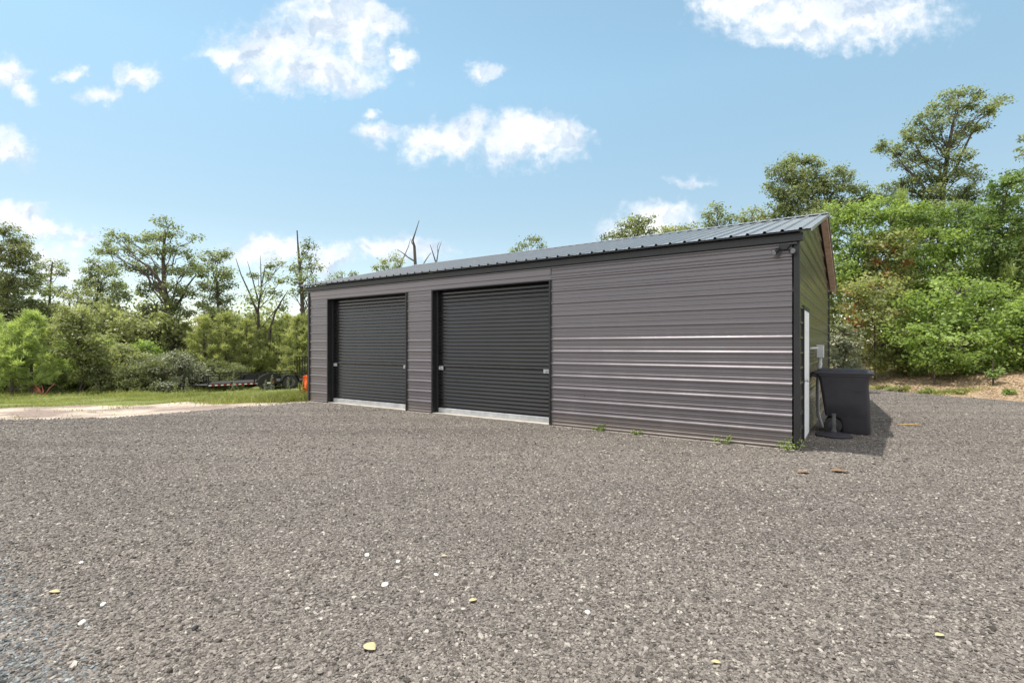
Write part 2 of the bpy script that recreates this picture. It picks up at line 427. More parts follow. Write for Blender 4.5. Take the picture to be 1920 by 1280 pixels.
def stone_gn(mat):
    ng = bpy.data.node_groups.new('stone_scatter', 'GeometryNodeTree')
    ng.interface.new_socket('Geometry', in_out='INPUT', socket_type='NodeSocketGeometry')
    ng.interface.new_socket('Geometry', in_out='OUTPUT', socket_type='NodeSocketGeometry')
    N = ng.nodes; K = ng.links
    gi = N.new('NodeGroupInput'); go = N.new('NodeGroupOutput')
    g2i = N.new('GeometryNodeGeometryToInstance')
    for k in range(5):
        ico = N.new('GeometryNodeMeshIcoSphere'); ico.inputs['Radius'].default_value = 1.0; ico.inputs['Subdivisions'].default_value = 1
        sp = N.new('GeometryNodeSetPosition'); rv = N.new('FunctionNodeRandomValue'); rv.data_type = 'FLOAT_VECTOR'
        rv.inputs[0].default_value = (-0.32,)*3; rv.inputs[1].default_value = (0.32,)*3; rv.inputs['Seed'].default_value = k*7+3
        K.new(ico.outputs['Mesh'], sp.inputs['Geometry']); K.new(rv.outputs[0], sp.inputs['Offset'])
        sm = N.new('GeometryNodeSetMaterial'); sm.inputs['Material'].default_value = mat
        K.new(sp.outputs[0], sm.inputs[0]); K.new(sm.outputs[0], g2i.inputs[0])
    iop = N.new('GeometryNodeInstanceOnPoints'); iop.inputs['Pick Instance'].default_value = True
    ri = N.new('FunctionNodeRandomValue'); ri.data_type = 'INT'
    for s in ri.inputs:
        if s.enabled and s.name == 'Min': s.default_value = 0
        if s.enabled and s.name == 'Max': s.default_value = 4
    ro = [s for s in ri.outputs if s.enabled][0]
    K.new(gi.outputs[0], iop.inputs['Points']); K.new(g2i.outputs[0], iop.inputs['Instance']); K.new(ro, iop.inputs['Instance Index'])
    a1 = N.new('GeometryNodeInputNamedAttribute'); a1.data_type = 'FLOAT_VECTOR'; a1.inputs[0].default_value = 'scl'
    a2 = N.new('GeometryNodeInputNamedAttribute'); a2.data_type = 'FLOAT_VECTOR'; a2.inputs[0].default_value = 'rotv'
    e2r = N.new('FunctionNodeEulerToRotation')
    K.new(a1.outputs[0], iop.inputs['Scale']); K.new(a2.outputs[0], e2r.inputs[0]); K.new(e2r.outputs[0], iop.inputs['Rotation'])
    K.new(iop.outputs[0], go.inputs[0])
    return ng
n = len(SP)
asp = np.stack([rng.uniform(0.75, 1.35, n), rng.uniform(0.6, 1.0, n), rng.uniform(0.45, 0.8, n)], 1)*SP[:, 3:4]
rot = np.stack([rng.normal(0, 0.3, n), rng.normal(0, 0.3, n), rng.uniform(0, 6.28, n)], 1)
gs = scatter_obj('gravel_stones', SP[:, :3], asp, rot, stone_gn(stone_mat()))
tag(gs, 'loose grey brown gravel covering the driveway lot', 'gravel', kind='stuff')

# ---------------------------------------------------------------- garage building
gb = empty('metal_garage', (B[0], B[1], 0), math.atan2(dx[1], dx[0]))
tag(gb, 'dark charcoal metal garage with two black roll-up doors and white side door', 'garage')
SL = 0.257; OV = 0.20
def ztop(y): return 3.15 + SL*(min(y, BW-y) + OV)

MAJ = [0.037 + 0.229*k for k in range(20)]
def profile(z0, z1, H=0.0145):
    pts = []
    for zc in MAJ:
        pts += [(zc-0.030, 0), (zc-0.013, H), (zc+0.002, H), (zc+0.010, H*0.90), (zc+0.029, 0)]
        for q in (0.0763, 0.1527):
            pts += [(zc+q-0.010, 0), (zc+q-0.004, 0.006), (zc+q+0.000, 0.006), (zc+q+0.010, 0)]
    def off(z):
        for (a, b) in zip(pts, pts[1:]):
            if a[0] <= z <= b[0]: return a[1] + (b[1]-a[1])*(z-a[0])/max(1e-9, b[0]-a[0])
        return 0
    return [(z0, off(z0))] + [p for p in pts if z0 < p[0] < z1] + [(z1, off(z1))]
def strip(mb, x0, x1, z0, z1, nseg=1):
    p = profile(z0, z1)
    for (za, oa), (zb, ob) in zip(p, p[1:]):
        mb.add([(x0,-oa,za),(x1,-oa,za),(x1,-ob,zb),(x0,-ob,zb)], [(0,1,2,3)])
D1 = (0.85, 3.76); D2 = (4.61, 7.61); DH = 2.75
ZB, ZT = 0.045, 3.03
fw = MB()
for a, b in ((0.03, D1[0]-0.03), (D1[1]+0.03, D2[0]-0.03), (D2[1]+0.03, 11.665)):
    strip(fw, a, b, ZB, DH+0.021 if b < 8 else ZT)
fw.add([(0.03,-0.004,DH+0.021),(D2[1]+0.03,-0.004,DH+0.021),(D2[1]+0.03,-0.004,DH+0.10),(0.03,-0.004,DH+0.10),(D2[1]+0.03,-0.012,DH+0.115),(0.03,-0.012,DH+0.115),(D2[1]+0.03,-0.012,ZT),(0.03,-0.012,ZT)],[(0,1,2,3),(3,2,4,5),(5,4,6,7)])
for zc in MAJ[:13]:                                           # screw heads along the framing lines
    for x in (8.95, 10.15):
        if zc < 2.9: fw.cyl((x, -0.002, zc+0.052), (0,-1,0), 0.006, 0.004, 0.004, 6)
fw.build('front_wall', M['siding'], gb)
sw = MB(); zs = profile(ZB, 4.2, 0.024)
def ylim(z): return max(0.0, (z-3.13)/SL) if z > 3.13 else 0.0
for (za, oa), (zb, ob) in zip(zs, zs[1:]):
    ya, yb = max(0.05, ylim(za)), max(0.05, ylim(zb))
    for X, s in ((BL, 1), (0.0, -1)):
        ym = lambda q: BW-q
        sw.add([(X+s*oa, ya, za), (X+s*oa, BW-ya, za), (X+s*ob, BW-yb, zb), (X+s*ob, yb, zb)], [(0,1,2,3)])
# separate gable ends
def gable(name, X, s):
    mb = MB()
    for (za, oa), (zb, ob) in zip(zs, zs[1:]):
        ya, yb = max(0.05, ylim(za)), max(0.05, ylim(zb))
        if yb > BW/2: continue
        mb.add([(X+s*oa, ya, za), (X+s*oa, BW-ya, za), (X+s*ob, BW-yb, zb), (X+s*ob, yb, zb)], [(0,1,2,3)])
    return mb.build(name, M['side'], gb)
gable('gable_wall', BL, 1); gable('gable_wall', 0.0, -1)
bw = MB(); p = profile(ZB, 3.1)
for (za, oa), (zb, ob) in zip(p, p[1:]):
    bw.add([(0.03, BW+oa, za), (BL-0.03, BW+oa, za), (BL-0.03, BW+ob, zb), (0.03, BW+ob, zb)], [(0,1,2,3)])
bw.build('rear_wall', M['siding'], gb)
# roof
XL, XR = -0.22, BL+0.19
def roofprof():
    pts = [(XL, 0)]; x = XL+0.10
    while x < XR-0.06:
        pts += [(x-0.026, 0), (x-0.014, 0.028), (x+0.014, 0.028), (x+0.026, 0)]
        for q in (0.0763, 0.1527):
            if x+q+0.02 < XR: pts += [(x+q-0.011, 0), (x+q, 0.004), (x+q+0.011, 0)]
        x += 0.229
    pts.append((XR, 0)); return pts
rp = roofprof(); ro = MB()
RZ = ztop(BW/2)
for (ya, yb) in ((-OV, BW/2), (BW+0.30, BW/2)):
    za = 3.15 if ya < 1 else RZ - SL*(BW/2+0.30)
    Vv = []; Fc = []
    for (x, o) in rp: Vv += [(x, ya, za+o), (x, yb, RZ+o)]
    for i in range(len(rp)-1): Fc.append((2*i, 2*i+2, 2*i+3, 2*i+1))
    ro.add(Vv, Fc)
roof = ro.build('roof', M['roof'], gb)
rc = MB()
for s in (-1, 1):
    y1 = BW/2 + s*0.14; z1 = RZ-SL*0.14
    rc.add([(XL-0.01, BW/2, RZ+0.044), (XR+0.01, BW/2, RZ+0.044), (XR+0.01, y1, z1+0.036), (XL-0.01, y1, z1+0.036),
            (XL-0.01, y1, z1+0.029), (XR+0.01, y1, z1+0.029)], [(0,1,2,3), (3,2,5,4)])
rc.build('ridge_cap', M['roof'], roof)
dk = MB()
def slab(mb, x0, x1, ya, za, yb, zb, t):
    mb.add([(x0,ya,za),(x1,ya,za),(x1,yb,zb),(x0,yb,zb),(x0,ya,za-t),(x1,ya,za-t),(x1,yb,zb-t),(x0,yb,zb-t)],
           [(0,1,2,3),(7,6,5,4),(0,4,5,1),(1,5,6,2),(2,6,7,3),(3,7,4,0)])
slab(dk, XL+0.02, XR-0.012, -OV+0.02, 3.15+SL*0.02-0.006, BW/2-0.005, RZ-0.008, 0.022)
slab(dk, XL+0.02, XR-0.012, BW+0.28, RZ-SL*(BW/2+0.28)-0.006, BW/2+0.005, RZ-0.008, 0.022)
dk.build('roof_deck', M['black'], roof)
_r = MB(); slab(_r, XR-0.004, XR+0.012, -OV, 3.15+0.012, BW/2, RZ+0.012, 0.05); _r.build('rake_trim', M['roof'], roof)
_r = MB(); slab(_r, XL-0.012, XL+0.004, -OV, 3.15+0.012, BW/2, RZ+0.012, 0.05); _r.build('rake_trim', M['roof'], roof)
_r = MB(); slab(_r, XR-0.004, XR+0.012, BW+0.30, RZ-SL*(BW/2+0.30)+0.012, BW/2, RZ+0.012, 0.05); _r.build('rake_trim', M['roof'], roof)
wb = MB(); slab(wb, XR-0.140, XR-0.015, BW+0.27, RZ-SL*(BW/2+0.27)-0.032, BW/2+0.02, RZ-0.036, 0.07)
wb.build('wooden_rake_board', M['wood'], roof)['label'] = 'bare brown wooden board under the rear roof edge'
fs = MB().box(-0.05, BL+0.08, -0.10, -0.027, 3.012, 3.125)
fs.box(-0.05, BL+0.08, BW+0.03, BW+0.11, 2.95, 3.05)
fs.build('fascia', M['black'], gb)
lt = MB().box(0.0, BL+0.0, -0.040, -0.027, 2.985, 3.005); lt.build('fascia_drip_trim', M['siding'], gb)
for x0, x1 in ((BL-0.043, BL+0.032), (-0.032, 0.035)):
    MB().box(x0, x1, -0.032, 0.05, 0.04, 3.02).build('corner_trim', M['black'], gb, bevel=0.003)
    MB().box(x0, x1, BW-0.06, BW+0.026, 0.04, 3.02).build('corner_trim', M['black'], gb, bevel=0.003)
MB().box(-0.02, BL+0.02, -0.025, BW+0.02, -0.4, 0.014).build('concrete_slab', M['concrete'], gb, bevel=0.006)
for a, b in ((0.06, D1[0]-0.06), (D1[1]+0.06, D2[0]-0.06), (D2[1]+0.06, BL-0.07)):
    MB().box(a, b, -0.016, 0.03, 0.016, ZB+0.003).build('base_trim', M['brown'], gb)
MB().box(BL-0.02, BL+0.017, 0.07, BW-0.07, 0.016, ZB+0.003).build('base_trim', M['brown'], gb)
def rollup(x0, x1):
    jb = MB()
    for a in (x0-0.035, x1): jb.box(a, a+0.035, -0.032, 0.17, 0.036, DH+0.022)
    jb.box(x0-0.001, x1+0.001, -0.0315, 0.17, DH, DH+0.0215)
    d = empty('roll_up_door', (0, 0, 0)); d.parent = gb
    jb.build('door_jamb', M['black'], d)
    MB().box(x0+0.001, x1-0.001, -0.028, 0.2, 0.013, 0.035).build('door_sill', M['concrete'], d, bevel=0.004)
    cu = MB(); P = 0.079; z = 0.14; prof = []
    while z < DH+0.02:
        for k, (t, o) in enumerate(((0.0, 0.0), (0.42, 0.001), (0.50, 0.018), (0.56, 0.023), (0.64, 0.022), (0.90, 0.002))):
            prof.append((z+t*P, o))
        z += P
    xa, xb = x0+0.02, x1-0.02
    Vv = []; Fc = []
    for (zz, o) in prof: Vv += [(xa, 0.15-o, zz), (xb, 0.15-o, zz)]
    for i in range(len(prof)-1): Fc.append((2*i, 2*i+1, 2*i+3, 2*i+2))
    cu.add(Vv, Fc); cu.build('door_curtain', M['door'], d, smooth=True)
    for a in (x0, x1-0.055): MB().box(a, a+0.055, 0.085, 0.145, 0.036, DH-0.002).build('guide_track', M['black'], d, bevel=0.004)
    MB().box(x0+0.058, x1-0.058, 0.105, 0.16, 0.036, 0.137).build('bottom_bar', M['alu'], d, bevel=0.006)
    MB().box(x0+0.08, x1-0.08, 0.112, 0.128, 1.070, 1.086).build('lock_rail', M['rim'], d)
    for a in (x0+0.07, x1-0.20):
        lb = MB().box(a, a+0.13, 0.100, 0.128, 0.985, 1.065)
        lb.box(a+0.02, a+0.11, 0.085, 0.10, 1.015, 1.035); lb.box(a+0.05, a+0.068, 0.070, 0.086, 1.0, 1.055)
        lb.build('latch', M['galv'], d, bevel=0.003)
rollup(*D1); rollup(*D2)
# white side door
ed = empty('entry_door', (0, 0, 0)); ed.parent = gb
fr = MB(); y0, y1 = 0.74, 1.66
for a in (y0-0.06, y1): fr.box(BL, BL+0.034, a, a+0.06, 0.037, 2.14)
fr.box(BL, BL+0.0335, y0, y1, 2.08, 2.1395); fr.build('door_frame', M['black'], ed)
dl = MB().box(BL, BL+0.029, y0+0.004, y1-0.004, 0.05, 2.076)
for (a, b) in ((0.82, 1.16), (1.24, 1.58)):
    for (c, d_) in ((0.2, 0.9), (1.05, 1.65), (1.75, 1.98)): dl.box(BL+0.028, BL+0.034, a, b, c, d_)
dl.build('door_leaf', M['white'], ed, bevel=0.004)
kn = MB().cyl((BL+0.02, 0.83, 0.97), (1,0,0), 0.03, 0.03, 0.012); kn.cyl((BL+0.03, 0.83, 0.97), (1,0,0), 0.012, 0.012, 0.03)
kn.tube([(BL+0.058,0.83,0.97),(BL+0.066,0.83,0.97),(BL+0.08,0.83,0.97),(BL+0.09,0.83,0.97)], [0.016,0.027,0.027,0.012], 14)
kn.build('door_knob', M['galv'], ed, smooth=True)
# electrical box and conduits on the gable
eb = MB().box(BL+0.075, BL+0.185, 2.66, 2.85, 1.30, 1.53)
eb.box(BL+0.070, BL+0.192, 2.655, 2.855, 1.515, 1.535); eb.build('electrical_box', M['greybox'], gb, bevel=0.008)
cd = MB().tube([(BL+0.13,2.75,1.31),(BL+0.125,2.75,1.15),(BL+0.095,2.75,0.98),(BL+0.085,2.75,0.8),(BL+0.085,2.75,0.4),(BL+0.10,2.74,0.22),(BL+0.15,2.72,0.05),(BL+0.18,2.71,-0.06)], 0.030, 12)
cd.tube([(BL+0.13,2.75,1.20),(BL+0.118,2.75,1.115)], 0.036, 12)
cd.tube([(BL+0.05,1.78,1.475),(BL+0.05,2.55,1.475),(BL+0.08,2.67,1.475)], 0.022, 10)
cd.build('conduit', M['greybox'], gb, smooth=True)
# security light under the eave
sl = MB().box(11.50, 11.64, -0.085, -0.025, 2.905, 2.985); sl.box(11.62, 11.73, -0.075, -0.05, 2.965, 2.984)
sl = sl.build('security_light', M['black'], gb, bevel=0.006)
for s in (-1, 1):
    c = Vector((11.57+s*0.055, -0.085, 2.925)); d = Vector((s*0.55, -0.75, -0.55)).normalized()
    hd = MB().tube([c, c+d*0.03, c+d*0.045, c+d*0.13], [0.016, 0.016, 0.034, 0.043], 16).build('lamp_head', M['black'], sl, smooth=True)
    MB().cyl(c+d*0.128, d, 0.038, 0.036, 0.006, 16).build('lens', M['lens'], sl)

# ---------------------------------------------------------------- trash cart
rz = math.atan2(dx[1], dx[0])
def bworld(lx, ly): return (B[0]+lx*dx[0]+ly*dyv[0], B[1]+lx*dx[1]+ly*dyv[1])
def rrect(x0, x1, hw, r, z, n=5):
    pts = []
    for (cx, cy, a0) in ((x1-r, hw-r, 0), (x0+r, hw-r, 90), (x0+r, -hw+r, 180), (x1-r, -hw+r, 270)):
        for k in range(n+1):
            a = R(a0+90*k/n); pts.append((cx+r*math.cos(a), cy+r*math.sin(a), z))
    return pts
def loft(secs, close_bottom=True, close_top=True):
    V = []; Fc = []; n = len(secs[0])
    for s in secs: V += s
    for i in range(len(secs)-1):
        for k in range(n): Fc.append((i*n+k, i*n+(k+1)%n, (i+1)*n+(k+1)%n, (i+1)*n+k))
    if close_bottom: Fc.append(tuple(range(n-1,-1,-1)))
    if close_top: Fc.append(tuple((len(secs)-1)*n+k for k in range(n)))
    return V, Fc
cx, cy = bworld(BL+0.545, 2.30)
tc = empty('trash_cart', (cx, cy, 0.008), rz)
tag(tc, 'black wheeled trash cart with closed lid beside the garage side wall', 'trash cart')
bd = MB().add(*loft([rrect(-0.06,0.335,0.24,0.05,0.0), rrect(-0.08,0.348,0.26,0.06,0.05), rrect(-0.10,0.350,0.275,0.06,0.26), rrect(-0.305,0.350,0.285,0.06,0.30),
    rrect(-0.34,0.340,0.30,0.06,0.55), rrect(-0.375,0.322,0.315,0.06,0.80), rrect(-0.39,0.325,0.325,0.06,0.90), rrect(-0.41,0.350,0.335,0.06,0.985), rrect(-0.43,0.365,0.355,0.06,0.99), rrect(-0.43,0.370,0.355,0.06,1.03)]))
bd.box(0.12, 0.24, -0.335, -0.30, 0.745, 0.765)
body = bd.build('body', M['bin'], tc, smooth=True)
ld = MB().add(*loft([rrect(-0.50,0.390,0.375,0.07,1.022), rrect(-0.515,0.400,0.38,0.07,1.040), rrect(-0.50,0.395,0.375,0.07,1.058), rrect(-0.44,0.365,0.345,0.08,1.066), rrect(-0.42,0.32,0.31,0.08,1.098), rrect(-0.2,0.15,0.2,0.08,1.110)]))
ld.build('lid', M['bin'], tc, smooth=True)
MB().tube([(-0.42,-0.30,0.97),(-0.52,-0.30,1.0),(-0.53,-0.27,1.0),(-0.53,0.27,1.0),(-0.52,0.30,1.0),(-0.42,0.30,0.97)], 0.017, 8).build('handle', M['bin'], tc, smooth=True)
MB().tube([(-0.19,-0.33,0.135),(-0.19,0.33,0.135)], 0.012, 8).build('axle', M['galv'], tc)
for s in (-1, 1):
    w = MB(); ys_ = s*0.28; ye = s*0.335
    w.tube([(-0.19,ys_,0.135),(-0.19,ys_+s*0.006,0.135),(-0.19,ye-s*0.006,0.135),(-0.19,ye,0.135)], [0.12,0.135,0.135,0.12], 28)
    w.build('wheel', M['rubber'], tc, smooth=True)
    MB().tube([(-0.19,ye,0.135),(-0.19,ye+s*0.006,0.135),(-0.19,ye+s*0.012,0.135)], [0.075,0.07,0.03], 20).build('hub_cap', M['bin'], tc)

# ---------------------------------------------------------------- umbrella base
ux, uy = 5.37, 8.50
ub = empty('umbrella_base', (ux, uy, 0.008)); tag(ub, 'round black umbrella stand base with a short empty tube in front of the trash cart', 'umbrella base')
MB().lathe((0,0,0), [(0.262,0),(0.27,0.012),(0.268,0.032),(0.24,0.048),(0.12,0.064),(0.06,0.075),(0.045,0.082)], 40).build('base_disc', M['bin'], ub, smooth=True)
MB().lathe((0,0,0.078), [(0.042,0),(0.042,0.02),(0.030,0.03),(0.029,0.27),(0.033,0.272),(0.033,0.30),(0.022,0.30),(0.022,0.26)], 20).build('tube', M['rim'], ub, smooth=True)

# ---------------------------------------------------------------- utility trailer
P0 = np.array([-13.05, 21.85]); P1 = np.array([-9.80, 24.95])
tz = gz(-11.3, 23.4); td = (P1-P0)/np.linalg.norm(P1-P0); TL = float(np.linalg.norm(P1-P0))+0.15
tr = empty('utility_trailer', (P0[0], P0[1], tz), math.atan2(td[1], td[0]))
tag(tr, 'black open utility trailer with rail sides and raised ramp gate parked on grass', 'trailer')
TW = 2.05; DZ, RZT = 0.40, 0.78
fm = MB()
for y in (0.0, TW): fm.box(0, TL, y-0.04, y+0.04, DZ-0.10, DZ+0.01)
for k in range(7): fm.box(k*(TL-0.08)/6, k*(TL-0.08)/6+0.06, 0.04, TW-0.04, DZ-0.09, DZ-0.03)
fm.build('frame', M['blackpaint'], tr)
MB().box(0.03, TL-0.03, 0.045, TW-0.045, DZ-0.028, DZ+0.012).build('deck', M['deck'], tr)
rl = MB()
for y in (0.0, TW):
    rl.box(0, TL, y-0.025, y+0.025, RZT-0.05, RZT)
    for k in range(6): rl.box(k*(TL-0.05)/5, k*(TL-0.05)/5+0.05, y-0.024, y+0.024, DZ+0.011, RZT-0.051)
rl.box(-0.001, 0.05, 0.026, TW-0.026, RZT-0.049, RZT-0.001)
for k in range(1, 5): rl.box(0.001, 0.05, k*TW/5-0.02, k*TW/5+0.02, DZ+0.013, RZT-0.05)
rl.build('side_rail', M['blackpaint'], tr)
gt = MB(); gx = TL-0.24; gz1 = DZ+1.13
for y in (0.02, TW-0.06): gt.box(gx, gx+0.04, y, y+0.04, DZ+0.02, gz1)
gt.box(gx, gx+0.04, 0.061, TW-0.061, gz1-0.04, gz1-0.001); gt.box(gx, gx+0.04, 0.061, TW-0.061, DZ+0.03, DZ+0.07)
for k in range(1, 6): gt.box(gx+0.005, gx+0.035, k*TW/6-0.026, k*TW/6+0.026, DZ+0.07, gz1-0.04)
for k in range(1, 14):
    zz = DZ+0.07+k*0.075; gt.box(gx+0.016, gx+0.022, 0.06, TW-0.06, zz, zz+0.006)
gt.build('ramp_gate', M['blackpaint'], tr)
tg = MB()
for y in (0.15, TW-0.15): tg.tube([(0.1, y, DZ-0.05), (-0.95, TW/2, DZ-0.05)], 0.045, 4)
tg.build('tongue', M['blackpaint'], tr)
MB().tube([(-0.85, TW/2, DZ-0.02), (-1.12, TW/2, DZ), (-1.2, TW/2, DZ)], [0.045, 0.05, 0.035], 10).build('coupler', M['galv'], tr)
jk = MB().tube([(-0.62, TW/2-0.08, 0.02), (-0.62, TW/2-0.08, DZ+0.28)], 0.03, 10)
jk.tube([(-0.62, TW/2-0.08, DZ+0.27), (-0.62, TW/2-0.2, DZ+0.30)], 0.012, 6); jk.box(-0.70, -0.54, TW/2-0.16, TW/2, 0.0, 0.02)
jk.build('tongue_jack', M['rim'], tr)
MB().box(0.02, 0.10, 0.05, 0.12, 0.02, DZ-0.1).build('corner_leg', M['blackpaint'], tr)
ch = MB().tube([(-0.8,TW/2-0.1,DZ-0.08),(-0.78,TW/2-0.12,0.14),(-0.68,TW/2-0.14,0.06),(-0.58,TW/2-0.14,0.14),(-0.55,TW/2-0.12,DZ-0.08)], 0.012, 6)
ch.build('safety_chain', M['galv'], tr)
wr = 0.345
for wi, wx in enumerate((0.52*4.49, 0.752*4.49)):
    for y, s in ((-0.16, -1), (TW+0.16, 1)):
        w = empty('wheel', (wx, y, wr)); w.parent = tr
        MB().tube([(0,-s*0.10,0),(0,-s*0.085,0),(0,s*0.085,0),(0,s*0.10,0)], [wr*0.85, wr, wr, wr*0.85], 32).build('tyre', M['rubber'], w, smooth=True)
        rm = MB().tube([(0,s*0.085,0),(0,s*0.106,0),(0,s*0.09,0),(0,s*0.10,0)], [wr*0.66, wr*0.62, wr*0.50, wr*0.18], 24)
        for k in range(5):
            a = k*2*math.pi/5; rm.cyl((wr*0.28*math.cos(a), s*0.09, wr*0.28*math.sin(a)), (0,s,0), 0.018, 0.015, 0.025, 8)
        rm.build('rim', M['rim'], w)
        fd = MB(); n_ = 14; Vv = []; Fc = []
        for k in range(n_+1):
            a = R(8) + (math.pi-R(16))*k/n_; rr = wr+0.07
            for yy in (-0.14, 0.14):
                Vv.append((wx+rr*math.cos(a), y+yy, wr+rr*math.sin(a)))
            for yy in (-0.14, 0.14):
                Vv.append((wx+(rr-0.012)*math.cos(a), y+yy, wr+(rr-0.012)*math.sin(a)))
        for k in range(n_):
            i = 4*k; Fc += [(i,i+1,i+5,i+4), (i+2,i+6,i+7,i+3), (i,i+4,i+6,i+2), (i+1,i+3,i+7,i+5)]
        fd.add(Vv, Fc)
        if s < 0 and wi == 0:                                    # closed outer skirt on the front near fender
            sk = [(wx+(wr+0.06)*math.cos(math.pi*k/14), y-0.13, wr+(wr+0.06)*math.sin(math.pi*k/14)) for k in range(15)]
            sk2 = [(a, b+0.012, c) for a, b, c in sk]
            fd.add(sk+sk2, [tuple(range(15)), tuple(range(29,14,-1))])
        fd.build('fender', M['blackpaint'], tr)
for k in range(9):
    x = 0.02 + k*0.235
    MB().box(x, x+0.11, -0.046, -0.0405, DZ-0.075, DZ-0.025).build('reflector', M['tape'], tr)
    MB().box(x+0.112, x+0.215, -0.046, -0.0405, DZ-0.075, DZ-0.025).build('reflector', M['red'], tr)
fx = 0.52*4.49
MB().box(fx-0.02, fx+0.12, -0.303, -0.298, DZ-0.07, DZ).build('reflector', M['tape'], tr)
MB().box(fx+0.122, fx+0.26, -0.303, -0.298, DZ-0.07, DZ).build('reflector', M['red'], tr)
MB().box(TL-0.35, TL-0.15, -0.048, -0.0405, DZ-0.075, DZ-0.015).build('reflector', M['red'], tr)

# ---------------------------------------------------------------- orange flag
ox, oy = (574-HX)/F*14.9, 14.9
of = empty('marker_flag', (ox, oy, gz(ox, oy))); tag(of, 'bright orange marker flag on a wire stake by the left garage corner', 'flag')
MB().tube([(0,0,0),(0.0,0,0.62),(-0.03,0,0.72),(-0.09,0,0.80)], 0.006, 6).build('wire_stake', M['deadwood'], of)
V = []; Fc = []; nu, nv = 12, 10
for j in range(nv+1):
    for i in range(nu+1):
        u, v = i/nu, j/nv
        w_ = 0.25 + 0.12*v
        V.append((-0.10+u*w_*1.05-0.03*v, 0.035*math.sin(u*9+v*2)+0.02*math.sin(v*7), 0.72-v*0.52-0.07*abs(u-0.45)+0.02*math.sin(u*12)*v))
for j in range(nv):
    for i in range(nu): a = j*(nu+1)+i; Fc.append((a, a+1, a+nu+2, a+nu+1))
fo = MB().add(V, Fc).build('cloth', M['orange'], of, smooth=True)
md = fo.modifiers.new('thick', 'SOLIDIFY'); md.thickness = 0.004

# ---------------------------------------------------------------- vegetation generators
def unit(a): return a/np.maximum(1e-9, np.linalg.norm(a, axis=-1, keepdims=True))
def leaf_arrays(P, size, r, up=0.6, aspect=0.55, outward=None, droop=0.0):
    n = len(P)
    nr = r.normal(0, 0.62, (n,3)) + np.array([0,0,up])
    if outward is not None: nr = nr + outward*0.5
    nr = unit(nr)
    t = unit(np.cross(nr, r.normal(0,1,(n,3)))); t[:,2] -= droop; t = unit(t)
    b = unit(np.cross(nr, t))
    s = (size*r.uniform(0.65, 1.3, n))[:,None]
    v0 = P - t*s*0.5; v2 = P + t*s*0.5
    m = P + t*s*0.02 + nr*s*0.08
    v1 = m + b*s*aspect*0.5; v3 = m - b*s*aspect*0.5
    V = np.stack([v0, v1, v2, v3], 1).reshape(-1,3)
    Q = np.arange(4*n).reshape(-1,4)
    return V, Q, np.repeat(r.uniform(0,1,n), 4)

class Tree:
    def __init__(s, seed): s.r = np.random.default_rng(seed); s.tm = MB(); s.LV = []; s.LR = []
    def limb(s, p0, p1, r0, r1, n=5, wob=0.06, sides=6, sag=0.0):
        p0 = np.array(p0, float); p1 = np.array(p1, float); L_ = np.linalg.norm(p1-p0)
        pts = []
        for i in range(n+1):
            t = i/n; p = p0*(1-t)+p1*t
            p[2] += sag*L_*math.sin(t*math.pi)
            if 0 < i < n: p = p + s.r.normal(0, wob*L_*0.35, 3)
            pts.append(p)
        s.tm.tube(pts, list(np.linspace(r0, r1, n+1)), sides, cap=False)
        return pts
    def clump(s, c, rad, size, dens, start=None, puff=0.28, up=0.6, aspect=0.55, shell=0.45, twigs=True, lp=42):
        r = s.r; rx, ry, rz_ = rad
        K = max(3, int(dens*5.0*(rx*rz_)/0.12*(1 if ry < 1.2 else 1.25)*(0.28/puff)**2))
        d = unit(r.normal(0,1,(K,3))); q = r.uniform(shell**3, 1, K)[:,None]**(1/3)
        pc = np.array(c) + d*q*np.array(rad)
        for k in range(K):
            if twigs and start is not None and k < 26:
                a = start[r.integers(max(0,len(start)-3), len(start))]
                mid = (np.array(a)+pc[k])/2 + r.normal(0,0.06,3)
                s.tm.tube([a, mid, pc[k]], [0.016, 0.011, 0.005], 3, cap=False)
        nl = r.poisson(lp, K)
        idx = np.repeat(np.arange(K), nl)
        P = pc[idx] + r.normal(0,1,(len(idx),3))*np.array([puff, puff, puff*0.62])*r.uniform(0.7,1.25,K)[idx][:,None]*0.62
        V, Q, rn = leaf_arrays(P, size, r, up, aspect, outward=d[idx])
        tone = r.uniform(-0.25, 0.25, K)[idx]
        s.LV.append(V); s.LR.append(np.clip(rn*0.75+0.12+np.repeat(tone,4), 0, 1))
    def build(s, name, loc, leafm, bark, crown='crown', trunk='trunk'):
        o = empty(name, loc)
        if s.tm.v: s.tm.build(trunk, bark, o, smooth=True)
        if s.LV:
            V = np.concatenate(s.LV); np_mesh(crown, V, np.arange(len(V)).reshape(-1,4), leafm, o, np.concatenate(s.LR))
        return o

